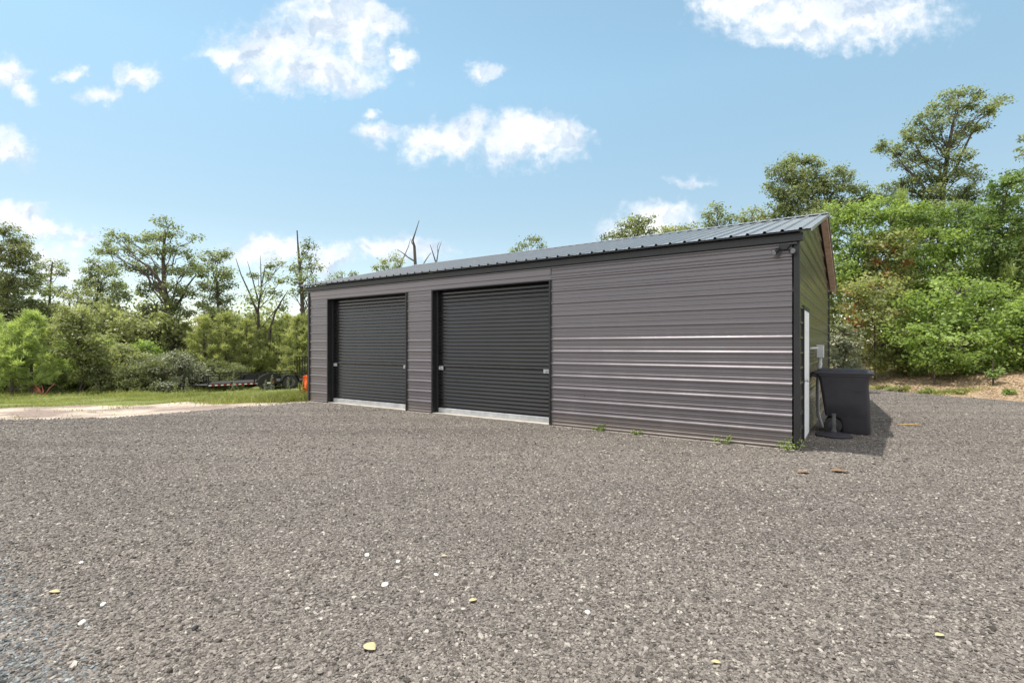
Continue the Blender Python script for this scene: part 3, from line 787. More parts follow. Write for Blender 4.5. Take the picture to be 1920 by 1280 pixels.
def world(px, py, Z): return np.array([(px-HX)/F*Z, Z, EYE+(HY-py)/F*Z])
def photo_tree(name, label, cat, Z, bx, trunk, r0, clumps, leaf, size=0.14, dens=1.0, seed=1, bark='bark', group=None, depth=1.0,
               puff=0.28, up=0.85, shell=0.5, aspect=0.55, extra=(), lp=42, limbs=True):
    """tree at distance Z; trunk and crown clumps are measured from the photograph and get their own depth in the world"""
    T = Tree(seed); r = T.r
    if cat == 'tree': dens = dens*1.1
    X = (bx-HX)/F*Z; base = np.array([X, Z, gz(X, Z)])
    tp = [np.array([0,0,-0.15])]
    for (x, y) in trunk: tp.append(world(x, y, Z + r.normal(0, 0.15)) - base)
    n = len(tp)
    rad = [r0*(1-0.82*(i/(n-1))**0.9) for i in range(n)] if n > 1 else [r0]
    if n > 1: T.tm.tube(tp, rad, 8, cap=False)
    for (x, y, rx, ry) in clumps:
        dz = r.normal(0, 0.5)*depth*max(rx, 20)*1.6*Z/F
        c = world(x, y, Z+dz) - base
        rr = (rx*Z/F, max(rx, ry)*0.85*Z/F, ry*Z/F)
        start = None
        if n > 1 and limbs:
            hd = math.hypot(c[0]-tp[-1][0], c[1]-tp[-1][1])
            ha = min(max(c[2]-0.75*hd-0.3, tp[1][2]*0.6), tp[-1][2])
            k = min(range(1, n), key=lambda i: abs(tp[i][2]-ha)) if n > 1 else 0
            k0 = max(k-1, 0); za, zb = tp[k0][2], tp[k][2]
            t = 0 if abs(zb-za) < 1e-6 else min(1, max(0, (ha-za)/(zb-za)))
            p0 = tp[k0]*(1-t) + tp[k]*t; rl_ = (rad[k0]*(1-t)+rad[k]*t)*0.32
            start = T.limb(p0, c, max(0.02, rl_), 0.014, 5, 0.11, 5, sag=0.06)
        T.clump(c, rr, size, dens, start, puff, up, aspect, shell, lp=lp)
    for (pts, ra, rb) in extra:                                   # bare limbs
        pp = [world(x, y, Z + r.normal(0, 0.1)) - base for x, y in pts]
        T.tm.tube(pp, list(np.linspace(ra, rb, len(pp))), 6, cap=False)
    o = T.build(name, tuple(base), L[leaf], M[bark])
    tag(o, label, cat, group); return o

# --- broad-leaved trees on the left
photo_tree('oak_tree', 'dark full oak at the far left edge of the photo', 'tree', 30, -25, [(-22,620),(-15,540),(-5,460)], 0.24,
  [(5,470,42,26),(32,450,20,12),(28,520,38,26),(-10,540,50,35),(45,585,45,30),(5,600,50,36),(55,630,36,26),(0,650,55,34),(40,480,26,16),(15,432,20,10)], 'oakdark', seed=11, dens=1.3)
photo_tree('oak_tree', 'loose grey green oak between the far left oak and the sky gap', 'tree', 36, 92, [(93,640),(92,590),(94,540),(98,490)], 0.17,
  [(95,497,26,11),(75,512,22,14),(112,508,14,10),(72,540,26,18),(110,545,18,14),(80,575,30,18),(106,592,24,16),(70,605,32,20),(100,630,34,22),(60,640,30,22)], 'oak', seed=12, dens=0.8)
photo_tree('oak_tree', 'mid height oak with a rounded crown left of the tallest left-hand oak', 'tree', 33, 182, [(181,650),(180,600),(182,560),(186,510)], 0.20,
  [(188,498,24,12),(170,512,20,12),(206,508,16,12),(160,530,16,12),(192,535,28,16),(220,530,16,14),(178,562,30,18),(216,556,20,14),(186,592,32,18),(232,552,12,12)], 'oak', seed=13, dens=1.05)
photo_tree('sapling_tree', 'slim forked tree with sparse leaves left of the rounded oak', 'tree', 31, 133, [(133,660),(136,620),(140,590),(145,565)], 0.11,
  [(148,548,20,12),(128,560,14,12),(160,570,14,12),(120,580,14,10),(143,595,20,14),(165,600,14,10),(128,610,16,10)], 'olive', seed=14, dens=0.8)
photo_tree('oak_tree', 'tallest spreading oak on the left with a long crooked trunk and open branches', 'tree', 29, 336, [(332,650),(325,615),(316,580),(308,540),(306,490),(308,440)], 0.30,
  [(312,420,20,9),(300,440,24,11),(325,438,18,9),(276,448,22,9),(245,450,16,7),(218,444,22,9),(198,458,14,8),(190,470,12,6),(232,470,24,9),(208,474,20,7),(262,475,22,10),(300,470,26,11),(334,468,22,10),(352,478,14,9),(366,447,10,6),
   (250,498,22,9),(276,505,24,10),(312,505,24,11),(345,508,22,12),(366,500,16,11),(290,535,26,12),(330,540,24,13),(352,548,18,12),(266,548,16,9),(310,568,28,14),(264,575,9,5),(345,580,22,14),(320,600,24,14),(296,615,18,12)],
  'oak', seed=15, dens=1.0, depth=1.3, extra=[([(309,545),(295,520),(278,498),(262,490),(240,478)],0.11,0.03),([(318,590),(340,560),(352,535),(368,515)],0.10,0.03)])
photo_tree('oak_tree', 'leafy olive oak crowding the right side of the tallest left oak', 'tree', 30, 412, [(410,660),(411,610),(408,560),(405,505)], 0.19,
  [(398,482,24,12),(418,480,12,10),(382,505,18,14),(410,512,24,14),(425,530,14,14),(392,540,26,16),(418,560,22,16),(380,565,16,14),(398,590,30,18),(425,600,18,14),(410,630,34,20)], 'oak', seed=16, dens=1.15)
photo_tree('sapling_tree', 'thin half bare tree with forked stems left of the tall spike tree', 'tree', 29, 488, [(487,660),(485,620),(484,580),(490,540),(496,505)], 0.13,
  [(500,497,20,8),(525,500,14,8),(478,512,14,9),(510,520,18,10),(534,525,12,9),(494,545,18,10),(470,560,14,10),(520,552,14,9),(478,588,16,10),(528,570,12,9)], 'oak', seed=17, dens=0.7,
  extra=[([(484,590),(468,550),(452,515),(442,484)],0.07,0.012),([(486,570),(474,525),(464,490)],0.05,0.01),([(503,660),(506,620),(516,585),(530,560),(540,545)],0.09,0.02),([(490,545),(489,505),(488,478)],0.04,0.008)])
photo_tree('spike_tree', 'tall narrow tree with a bare broken spike top beside the garage left end', 'tree', 28, 571, [(570,640),(568,590),(565,540),(562,500),(559,465),(557,432)], 0.17,
  [(578,462,10,12),(570,478,11,10),(584,482,12,9),(568,500,14,10),(590,502,14,9),(578,520,16,10),(553,508,9,8),(560,530,14,9),(590,532,16,8),(574,548,18,10),(552,552,12,8),(600,545,10,6)], 'oak', seed=18, dens=0.9)
photo_tree('low_tree', 'small ragged treetop peeking over the garage roof at its left end', 'tree', 33, 645, [(645,640),(644,570),(642,512)], 0.10,
  [(640,518,12,7),(658,516,9,6),(624,524,10,6),(648,534,16,8),(670,530,8,5)], 'oak', seed=19, dens=0.8)
photo_tree('low_tree', 'leafy treetop over the roof at the foot of the bare dead snag', 'tree', 34, 738, [(738,640),(738,560),(740,500)], 0.12,
  [(745,486,12,8),(752,498,9,9),(722,496,14,8),(706,502,9,5),(738,508,18,9)], 'olive', seed=20, dens=0.9)
T = Tree(21); X = (780-HX)/F*35; base = np.array([X, 35, gz(X, 35)])
def snag(paths):
    for pts, ra, rb in paths:
        T.tm.tube([world(x, y, 35+T.r.normal(0,0.1))-base for x, y in pts], list(np.linspace(ra, rb, len(pts))), 6, cap=False)
snag([([(780,660),(779,560),(779,500),(777,462),(774,450),(778,438),(786,413)],0.16,0.02),([(778,490),(766,483),(755,474),(744,467)],0.06,0.014),([(777,462),(772,455),(770,447)],0.05,0.012),
      ([(750,500),(757,482),(766,462),(769,450)],0.05,0.012),([(756,484),(763,476)],0.02,0.01)])
tag(T.build('dead_tree', tuple(base), L['oak'], M['deadwood']), 'tallest bare dead snag sticking up behind the garage roof', 'dead tree')
T = Tree(22); X = (818-HX)/F*36; base = np.array([X, 36, gz(X, 36)])
for pts, ra, rb in [([(812,660),(800,540),(792,498),(800,485),(808,474)],0.10,0.014),([(818,660),(816,530),(818,495),(811,472),(806,458)],0.10,0.012),([(818,495),(822,470),(828,452)],0.05,0.01),([(821,475),(820,462),(824,453)],0.03,0.008)]:
    T.tm.tube([world(x, y, 36+T.r.normal(0,0.1))-base for x, y in pts], list(np.linspace(ra, rb, len(pts))), 6, cap=False)
tag(T.build('dead_tree', tuple(base), L['oak'], M['deadwood']), 'smaller cluster of bare dead twigs right of the tall snag', 'dead tree')
photo_tree('oak_tree', 'lone sparse treetop above the middle of the garage roof', 'tree', 31, 990, [(988,640),(988,540),(990,470)], 0.13,
  [(984,457,14,6),(1006,455,12,7),(1015,464,7,5),(995,447,10,4),(970,470,12,5),(990,476,18,7),(960,474,7,4)], 'oak', seed=23, dens=0.9)
photo_tree('oak_tree', 'rounded treetop against the white cloud above the roof', 'tree', 28, 1188, [(1188,640),(1188,520),(1190,430)], 0.17,
  [(1195,412,16,9),(1218,408,10,8),(1178,420,16,12),(1205,428,20,12),(1165,436,12,10),(1188,446,26,12),(1146,445,9,6),(1136,448,6,4),(1220,436,12,10)], 'oak', seed=24, dens=1.15)
photo_tree('oak_tree', 'low flat treetop right of the rounded treetop above the roof', 'tree', 28, 1272, [(1272,640),(1272,520),(1275,440)], 0.15,
  [(1262,430,20,8),(1290,425,14,7),(1245,438,12,7),(1280,442,26,9)], 'olive', seed=25, dens=1.1)
photo_tree('oak_tree', 'pointed treetop above the roof left of the big green hillside', 'tree', 28, 1345, [(1345,640),(1345,520),(1345,400)], 0.15,
  [(1342,388,11,9),(1350,400,14,8),(1330,408,14,8),(1366,410,14,7),(1345,422,28,11)], 'oak', seed=26, dens=1.2)
photo_tree('oak_tree', 'small bushy treetop above the roof nearest the gable peak', 'tree', 27, 1408, [(1408,640),(1408,520),(1408,415)], 0.14,
  [(1410,398,16,7),(1392,408,14,7),(1426,406,12,8),(1408,418,26,9)], 'olive', seed=27, dens=1.2)
# --- trees on the right
photo_tree('oak_tree', 'broad two-lobed tree behind the gable peak of the garage', 'tree', 27, 1525, [(1522,600),(1520,500),(1518,420),(1512,340)], 0.24,
  [(1500,298,22,10),(1522,306,20,11),(1478,312,20,11),(1455,322,14,10),(1492,328,28,14),(1532,332,22,12),(1570,325,18,11),(1590,332,14,9),(1450,352,16,12),(1480,360,30,16),(1525,360,30,15),(1568,352,26,13),(1604,354,18,10),(1500,390,38,16),(1550,385,34,15),(1600,382,24,14),(1460,390,24,12),(1445,408,18,8),(1620,365,14,12),(1545,405,40,14),(1590,400,34,14),(1500,340,24,12),(1545,345,20,10)], 'oak', seed=31, dens=1.5, size=0.14)
photo_tree('oak_tree', 'tallest oak on the right hillside with a wide open crown against the sky', 'tree', 27, 1765, [(1764,600),(1763,500),(1764,420),(1768,350),(1778,280),(1790,215)], 0.28,
  [(1780,180,20,8),(1800,172,16,7),(1838,178,16,9),(1820,192,18,9),(1862,195,18,7),(1880,186,8,4),(1765,200,22,9),(1795,208,24,10),(1842,212,20,9),(1745,215,16,9),(1720,225,14,8),(1755,235,26,10),(1800,240,26,11),(1838,240,14,8),(1712,248,20,9),(1692,262,20,9),(1735,262,26,11),(1780,268,28,12),(1662,274,20,10),(1680,285,22,9),(1715,292,26,11),(1760,300,28,12),(1800,295,20,11),(1695,310,18,8),(1735,325,28,13),(1780,330,28,13),(1815,322,18,10),(1835,335,14,8),(1690,345,30,14),(1660,368,28,14),(1832,368,30,15),(1720,400,40,18),(1850,400,30,16),(1755,360,34,14),(1800,360,26,13),(1720,362,24,12),(1765,395,38,16),(1735,430,34,16)],
  'oak', seed=32, dens=1.25, size=0.14, depth=1.2, extra=[([(1764,400),(1748,370),(1728,345),(1705,320),(1680,300)],0.09,0.02),([(1768,350),(1795,310),(1812,270),(1832,230),(1862,200)],0.09,0.015)])
photo_tree('oak_tree', 'tree cut by the right edge of the photo', 'tree', 25, 1965, [(1962,600),(1960,450),(1955,330)], 0.2,
  [(1930,262,12,8),(1950,280,30,14),(1975,310,40,20),(1950,340,24,14),(1985,360,46,22)], 'oak', seed=33, dens=1.2, size=0.14)

def mound(name, label, Z, bx, clumps, leaf, seed, size=0.135, dens=0.95, cat='shrub', group=None, puff=0.30, up=0.75, shell=0.62, aspect=0.62, lp=54, topy=None, depth=0.5):
    ty = min(c[1] for c in clumps) + 12
    return photo_tree(name, label, cat, Z, bx, [(bx, (ty+640)/2), (bx, ty)], 0.03, clumps, leaf, size, dens, seed, 'bark', group, depth, puff, up, shell, aspect, lp=lp)
GV = 'vine covered growth on the right hillside'
mound('vine_thicket', 'bright green leafy mound on the lower right hillside at the widest open bank', 18.8, 1790,
  [(1800,545,60,30),(1730,575,40,26),(1860,560,50,28),(1760,600,60,30),(1830,605,70,32),(1700,625,36,24),(1790,645,70,30),(1860,640,50,30),(1740,665,50,22),(1820,678,60,18),(1790,690,50,8),(1845,692,34,8)], 'vine', 41, group=GV)
mound('vine_thicket', 'dark reddish tinged thicket just right of the garage back corner', 20.0, 1640,
  [(1640,540,40,28),(1600,560,26,26),(1680,570,34,26),(1630,590,44,28),(1670,615,40,26),(1610,630,30,30),(1650,650,44,28),(1690,660,30,24),(1625,680,34,16),(1670,685,30,12)], 'vinered', 42, group=GV, dens=1.0)
mound('vine_thicket', 'green bramble mass at the right edge of the photo beside the bank', 17.6, 1920,
  [(1905,600,40,34),(1950,590,40,40),(1890,640,36,28),(1940,640,50,34),(1900,670,36,22),(1950,685,50,26),(1880,690,20,12),(1905,700,26,10),(1940,704,40,10)], 'vine', 43, group=GV, size=0.13)
mound('vine_thicket', 'high bright green crown of vines right behind the gable overhang', 22.5, 1610,
  [(1590,425,36,22),(1570,395,28,16),(1625,400,40,20),(1650,385,34,16),(1690,395,34,18),(1600,455,42,24),(1650,440,40,24),(1585,490,34,26),(1630,490,44,26),(1600,530,40,24),(1660,530,40,24),(1575,520,24,24)], 'vine', 44, group=GV)
mound('vine_thicket', 'rust tinged vine wall at mid height left of the central green slope', 22, 1660,
  [(1640,455,30,20),(1665,480,34,22),(1690,455,30,20),(1650,510,36,22),(1690,515,34,24),(1670,550,36,22),(1640,560,30,20)], 'vinered', 45, group=GV)
mound('vine_thicket', 'central green leafy slope in the middle of the right hillside', 22.5, 1750,
  [(1740,450,44,24),(1790,455,40,24),(1720,490,44,24),(1775,500,46,26),(1830,500,40,24),(1740,535,44,26),(1800,545,44,24),(1710,560,36,24),(1770,590,50,26)], 'vine', 46, group=GV)
mound('vine_thicket', 'deep green leafy shoulder high at the right edge under the edge tree', 21.5, 1880,
  [(1895,350,34,20),(1930,335,40,24),(1870,385,36,20),(1915,390,44,26),(1845,415,34,20),(1890,430,44,24),(1935,450,40,30),(1850,460,40,24),(1900,480,44,28),(1870,520,44,26),(1925,530,40,30)], 'vinedark', 47, group=GV)
mound('vine_thicket', 'shadowy green hollow left of the deep green shoulder', 24, 1800,
  [(1800,400,40,20),(1840,395,34,18),(1770,425,36,20),(1825,435,40,24),(1860,440,30,20),(1700,415,34,18),(1665,405,30,16),(1735,405,34,18)], 'vinedark', 48, group=GV)
mound('pale_shrub', 'pale grey green shrub beside the garage back corner above the trash cart', 16.6, 1582,
  [(1582,625,20,14),(1568,645,18,14),(1596,650,18,16),(1580,668,24,14),(1565,680,18,12),(1600,682,16,10)], 'grey', 49, size=0.10, puff=0.2, dens=1.1)
mound('dark_undergrowth', 'dark leafy undergrowth along the foot of the right hillside above the bank', 20.3, 1725,
  [(1720,640,40,26),(1690,668,36,22),(1740,675,44,20),(1780,680,36,16),(1705,690,36,9)], 'vinedark', 50, dens=0.9)
mound('vine_thicket', 'small yellow green bush low on the bank right of the trash cart', 17.8, 1752,
  [(1745,682,16,9),(1765,690,14,9),(1775,676,12,8)], 'vine', 51, size=0.09, puff=0.16, group=GV)
mound('weed_clump', 'dark bramble sprig on the open bank near the right edge', 16.6, 1862, [(1860,702,10,7),(1872,697,8,6)], 'vinedark', 52, size=0.08, puff=0.12, cat='weed')
# low weeds on the bank
for i, (px, Z, s, lf, lab) in enumerate([(1690,16.9,12,'grass','low green weed at the gravel edge right of the trash cart'),(1672,17.4,9,'olive','olive weed just behind the trash cart lid'),
        (1740,16.3,14,'vine','spreading green weed in the middle of the litter bank'),(1800,15.9,10,'grass','thin grass tuft on the litter bank'),(1892,15.2,8,'vine','small seedling weed near the right end of the bank'),(1655,18.0,12,'grass','yellowish weed clump nearest the garage on the bank')]):
    X = (px-HX)/F*Z; gy = HY + F*(EYE-gz(X,Z))/Z
    photo_tree('weed_clump', lab, 'weed', Z, px, [(px, gy-s*0.6)], 0.008, [(px-s*0.5,gy-s*0.35,s*0.6,s*0.3),(px+s*0.5,gy-s*0.45,s*0.6,s*0.35)], lf, 0.07, 1.0, 60+i, 'bark', None, 0.2, 0.11, 0.7, 0.2)

# --- young pines
def pine_tree(seed, h, wide, leaf, needle=0.24, whorls=12):
    T = Tree(seed); r = T.r
    T.tm.tube([(0,0,-0.2),(0.02,0.01,h*0.5),(0,0,h*0.97)], [0.022*h, 0.014*h, 0.006], 7, cap=False)
    tips = []
    for w in range(whorls):
        f = 0.10 + 0.88*(w/(whorls-1)); z = h*f
        ln = wide*(1-f)**0.75*(0.75 if f < 0.25 else 1.0) + 0.12
        for k in range(r.integers(5, 8)):
            a = r.uniform(0, 6.28); l_ = ln*r.uniform(0.65, 1.15)
            d = np.array([math.cos(a), math.sin(a), 0])
            p0 = np.array([0,0,z]); p1 = p0+d*l_*0.55+np.array([0,0,l_*0.12]); p2 = p0+d*l_+np.array([0,0,l_*0.45])
            T.tm.tube([p0,p1,p2], [0.014, 0.010, 0.005], 4, cap=False)
            m = max(2, int(l_/0.16))
            for q in range(m):
                t = 0.30+0.70*(q+1)/m
                p = p0*(1-t)**2+2*p1*t*(1-t)+p2*t*t + r.normal(0,0.05,3)
                tips.append((p, d*0.5+np.array([0,0,0.75])))
    for q in range(8): tips.append((np.array([0,0,h*(0.80+0.22*q/8)]), np.array([0,0,1.0])))
    P = np.array([t[0] for t in tips]); D = unit(np.array([t[1] for t in tips]))
    n = 22; idx = np.repeat(np.arange(len(P)), n)
    d = unit(D[idx]*0.8 + r.normal(0,0.62,(len(idx),3)))
    ln = (needle*r.uniform(0.6,1.1,len(idx)))[:,None]
    s = unit(np.cross(d, r.normal(0,1,(len(idx),3))))*0.013
    b0 = P[idx]+r.normal(0,0.03,(len(idx),3)); e = b0+d*ln
    V = np.stack([b0-s, b0+s, e+s*0.5, e-s*0.5], 1).reshape(-1,3)
    T.LV.append(V); tone = r.uniform(0,1,len(P))[idx]
    T.LR.append(np.repeat(np.clip(tone*0.6+r.uniform(0,0.4,len(idx)),0,1),4))
    return T.build('pine_tree', (0,0,0), L[leaf], M['bark'], crown='needles')
def place(o, px, Z, s, rzv, label, cat, group=None, first=False, sz=None):
    c = o if first else copy_tree(o)
    X = (px-HX)/F*Z
    c.location = (X, Z, gz(X, Z)); c.rotation_euler = (0,0,rzv); c.scale = (s, s, sz or s)
    tag(c, label, cat, group); return c
pA = pine_tree(71, 3.3, 1.25, 'pine'); pB = pine_tree(72, 3.0, 1.3, 'pine', whorls=10)
pC = pine_tree(73, 4.0, 1.35, 'pineolive', whorls=14); pD = pine_tree(74, 3.6, 1.2, 'pineolive', whorls=13)
GP = 'young pines along the wood edge'
place(pA, 58, 20.8, 0.98, 0.3, 'bright green young pine in front of the woods, second from the left edge', 'pine', GP, True)
place(pB, 22, 20.4, 0.95, 1.2, 'bright green young pine nearest the left edge of the photo', 'pine', GP, True)
place(pB, 98, 22.3, 0.72, 2.2, 'small pine half hidden right of the two bright young pines', 'pine', GP)
place(pA, 205, 25.5, 0.75, 4.0, 'small bright pine in the undergrowth left of the tallest left oak', 'pine', GP)
place(pC, 382, 27.0, 0.95, 0.0, 'olive young pine right of the tallest oak trunk behind the trailer front', 'pine', GP, True)
place(pD, 424, 27.5, 1.10, 0.9, 'tall olive pine behind the front half of the trailer', 'pine', GP, True)
place(pC, 462, 28.2, 0.92, 2.0, 'shorter olive pine behind the front trailer wheel', 'pine', GP)
place(pD, 498, 29.5, 0.98, 3.3, 'olive pine behind the gap between the trailer wheels', 'pine', GP)
place(pC, 524, 29.0, 0.90, 4.2, 'olive pine behind the rear trailer wheel', 'pine', GP)
place(pD, 556, 27.2, 1.0, 5.3, 'olive pine behind the trailer ramp gate', 'pine', GP)
place(pC, 584, 27.3, 0.98, 1.3, 'olive pine partly hidden by the left end of the garage', 'pine', GP)
place(pC, 345, 29.0, 0.9, 5.0, 'olive pine just left of the pines behind the trailer, beside the tallest oak trunk', 'pine', GP)
for (src, px, Z, sc_, rv, lab) in [
    (pB, 398, 30.5, 1.15, 2.6, 'taller olive pine filling the gap behind the first two trailer pines'),
    (pD, 440, 32.0, 1.15, 1.1, 'far olive pine between the front half of the trailer and the bare forked tree'),
    (pC, 478, 33.0, 1.10, 0.4, 'far olive pine under the thin half bare tree'),
    (pD, 512, 34.0, 1.15, 2.4, 'far olive pine right of the thin half bare tree'),
    (pC, 538, 34.0, 1.10, 3.7, 'far olive pine just left of the tall spike tree'),
    (pD, 566, 35.0, 1.25, 4.9, 'far olive pine at the foot of the tall spike tree')]:
    src_ = pC if src is pB else src
    place(src_, px, Z, sc_, rv, lab, 'pine', GP)
for (src, px, Z, sc_, rv, lab) in [(pA, 128, 24.0, 0.85, 0.8, 'bright pine showing above the dark bush between the sapling and the bright pines'),
    (pB, 182, 24.5, 0.85, 5.5, 'bright pine showing just right of the deep green sapling'), (pA, -12, 22.0, 1.0, 4.4, 'bright pine cut by the left edge of the photo')]:
    place(src, px, Z, sc_, rv, lab, 'pine', GP)
place(pA, 1691, 24.8, 0.9, 2.0, 'slim pine spire rising from the right hillside left of the tallest right oak', 'pine', GP, sz=2.35)
place(pB, 1908, 21.3, 1.0, 3.0, 'pine poking from the vines near the right edge of the photo', 'pine', GP, sz=1.85)

# --- shrubs of the left wood edge
def shrub(seed, w, h, leaf, size=0.13, n=9, dens=1.0, name='shrub', low=0.15):
    T = Tree(seed); r = T.r
    for k in range(4): T.limb((r.normal(0,0.08), r.normal(0,0.08), -0.1), (r.normal(0,w*0.3), r.normal(0,w*0.3), h*0.75), 0.03, 0.01, 4, 0.15, 5)
    for k in range(n):
        a = r.uniform(0,6.28); f = (k+0.5)/n; z = h*(low+0.75*f)
        rad = w*0.55*math.sin(math.pi*min(0.95, 0.25+0.65*f))*r.uniform(0.35,1.0)
        T.clump((rad*math.cos(a), rad*math.sin(a), z), (w*0.38, w*0.38, h*0.17), size, dens, [np.array([0,0,z*0.8])]*3, 0.24, 0.7, 0.58, 0.4, twigs=True)
    return T.build(name, (0,0,0), L[leaf], M['bark'], crown='foliage', trunk='stems')
sA = shrub(81, 2.2, 2.4, 'vinedark'); sB = shrub(82, 2.4, 2.2, 'olive'); sC = shrub(83, 1.9, 2.0, 'grey', 0.11, dens=1.1); sD = shrub(84, 2.0, 2.6, 'vine', 0.14); sE = shrub(85, 2.6, 2.0, 'oakdark', 0.12)
sap = shrub(86, 1.7, 3.2, 'olive', 0.13, 10, 0.8, 'sapling', low=0.38)
GS = 'shrubs along the left wood edge'
place(sap, 152, 22.0, 0.95, 0, 'deep green sapling with a bare dark stem right of the two bright pines', 'sapling', GS, True)
place(sA, 118, 24.0, 1.0, 0.5, 'deep green shrub filling the gap behind the small third pine', 'shrub', GS, True)
place(sB, 232, 24.0, 1.0, 0.2, 'olive shrub right of the deep green sapling', 'shrub', GS, True)
place(sC, 338, 22.6, 0.92, 0.9, 'pale grey green shrub with glossy leaves left of the trailer tongue', 'shrub', GS, True)
place(sD, 262, 25.5, 0.95, 0.1, 'yellow green shrub left of the grey green shrub', 'shrub', GS, True)
place(sE, 292, 23.3, 0.85, 2.1, 'dark low shrub against the left side of the grey green shrub', 'shrub', GS, True)
place(sE, 196, 22.6, 0.62, 4.0, 'low dark bush at the foot of the sapling on its right', 'shrub', GS)
place(sE, 100, 21.8, 0.55, 1.0, 'low dark bush between the sapling and the bright pines', 'shrub', GS)
place(sA, 8, 22.8, 0.8, 3.0, 'deep green bush behind the leftmost bright pine', 'shrub', GS)
place(sB, 300, 27.5, 1.5, 1.7, 'tall olive thicket behind the trunk of the tallest left oak', 'shrub', GS, sz=1.85)
place(sB, 205, 28.0, 1.6, 2.9, 'tall olive thicket under the rounded mid height oak', 'shrub', GS, sz=2.1)
place(sD, 160, 27.0, 1.15, 5.1, 'bright green bush behind the deep green sapling', 'shrub', GS)
place(sE, 254, 29.0, 1.7, 0.4, 'tall dark thicket between the rounded oak and the tallest left oak', 'shrub', GS, sz=2.4)
place(sA, 60, 26.5, 1.3, 2.2, 'tall deep green thicket rising behind the bright pines', 'shrub', GS)
place(sE, -10, 24.0, 1.4, 0.0, 'dark thicket at the left edge of the photo under the far left oak', 'shrub', GS)
place(sE, 430, 25.6, 0.7, 2.6, 'dark low brush under the pines behind the trailer front', 'shrub', GS)
place(sE, 372, 25.0, 0.7, 5.3, 'dark brush right of the grey green shrub behind the trailer tongue', 'shrub', GS)
place(sE, 262, 22.6, 0.62, 0.7, 'low dark bush in front of the yellow green shrub', 'shrub', GS)
T = Tree(90); r = T.r
for k in range(9):
    a = r.uniform(0,6.28); e = np.array([math.cos(a)*0.4, math.sin(a)*0.3, r.uniform(0.15,0.55)])
    T.tm.tube([(0,0,0.0), e*0.5+np.array([0,0,0.08]), e], [0.022,0.014,0.005], 4, cap=False)
X = (82-HX)/F*20.0
tag(T.build('fallen_branch', (X, 20.0, gz(X,20.0)), L['oak'], M['redbranch'], trunk='twigs'), 'red brown dead branch lying at the foot of the bright pines', 'branch')

# --- far wood: one mass nobody could count
def wood_mass():
    r = np.random.default_rng(101); out = []; rn = []
    def band(n, x0, x1, y0, y1, hf, size):
        x = r.uniform(x0, x1, n); y = r.uniform(y0, y1, n)
        h = hf(x, y)*(0.72 + 0.28*np.sin(x*1.1+y*0.4)*np.sin(x*0.37+1.3)+0.15*np.sin(x*3.1))
        z = g(x, y) + h*np.sqrt(r.uniform(0.0, 1, n))
        V, Q, q = leaf_arrays(np.stack([x,y,z],1), size, r, 0.6, 0.6); out.append(V); rn.append(q)
    band(52000, -62, -8, 33, 48, lambda x, y: 6.0+0*x, 0.24)
    band(22000, -12, 22, 38, 50, lambda x, y: 5.0+0*x, 0.30)
    band(34000, 13.5, 42, 23.5, 32, lambda x, y: 5.2+0.12*(x-13), 0.24)
    band(14000, 19.5, 34, 8, 19, lambda x, y: 4.5+0*x, 0.20)
    V = np.concatenate(out); return np_mesh('woodland', V, np.arange(len(V)).reshape(-1,4), L['wood'], None, np.concatenate(rn))
tag(wood_mass(), 'mass of far undergrowth closing the gaps between the trees', 'woodland', kind='stuff')

# --- grass
def blades(name, x, y, h, w, mat, lean=0.35, seed=3):
    r = np.random.default_rng(seed); n = len(x)
    P = np.stack([x, y, g(x, y)-0.01], 1); a = r.uniform(0, 6.28, n)
    s = np.stack([np.cos(a), np.sin(a), 0*a], 1)*(w*r.uniform(0.6,1.3,n))[:,None]
    t = np.stack([r.normal(0,lean,n), r.normal(0,lean,n), np.ones(n)], 1)*(h*r.uniform(0.5,1.3,n))[:,None]
    m = P + t*0.55; e = P + t + np.stack([t[:,0], t[:,1], -0.15*t[:,2]], 1)*0.5
    V = np.stack([P-s, P+s, m+s*0.75, m-s*0.75, e+s*0.15, e-s*0.15], 1).reshape(-1,3)
    i = np.arange(n)*6
    Q = np.concatenate([np.stack([i,i+1,i+2,i+3],1), np.stack([i+3,i+2,i+4,i+5],1)])
    tone = 0.5+0.35*np.sin(x*1.3+y*0.9)*np.sin(y*1.7-x*0.4)
    return np_mesh(name, V, Q, mat, None, np.repeat(np.clip(tone+r.normal(0,0.2,n),0,1),6))
r = np.random.default_rng(5)
n = 170000; x = r.uniform(-30, -3.5, n); y = r.uniform(10.5, 27, n); D = lot_dist(x, y)
sw_ = sand_width(x)
edge_ = D - sw_ + 0.5*np.sin(x*2.3+y)*np.sin(y*1.9) + r.normal(0,0.25,n)
k = (edge_ > 0) & ((r.uniform(0,1,n) < 0.95) ) & (x < -0.66*y+3.6) & ~in_building(x, y, 0.1)
k &= ~((np.sin(x*1.35+y*0.8)*np.sin(y*1.55-x*0.45) + r.normal(0,0.15,len(x)) > 0.62) & (D < sw_+3.5))
k |= (D > 0.15) & (D < sw_) & (r.uniform(0,1,n) < 0.30*smooth01(0.55, 0.9, np.sin(x*1.1+y*2.1)*np.sin(y*2.7-x*0.6)) + 0.012) & ~in_building(x, y, 0.1)
x, y = x[k], y[k]
hh = 0.07 + 0.05*np.sin(x*0.9)*np.sin(y*1.1) + 0.10*smooth01(17, 20, y)*(r.uniform(0,1,len(x)) < 0.2)
tag(blades('grass', x, y, hh, 0.007, L['grass']), 'short green grass strip beyond the sandy edge of the lot', 'grass', kind='stuff')
n = 16000
x = np.concatenate([r.normal(-6.35, 0.42, n//2), r.normal(-7.6, 0.8, n//2)]); y = np.concatenate([r.normal(14.9, 0.42, n//2), r.normal(15.6, 0.6, n//2)])
k = ~in_building(x, y, 0.06) & (lot_dist(x, y) > 0.35); x, y = x[k], y[k]
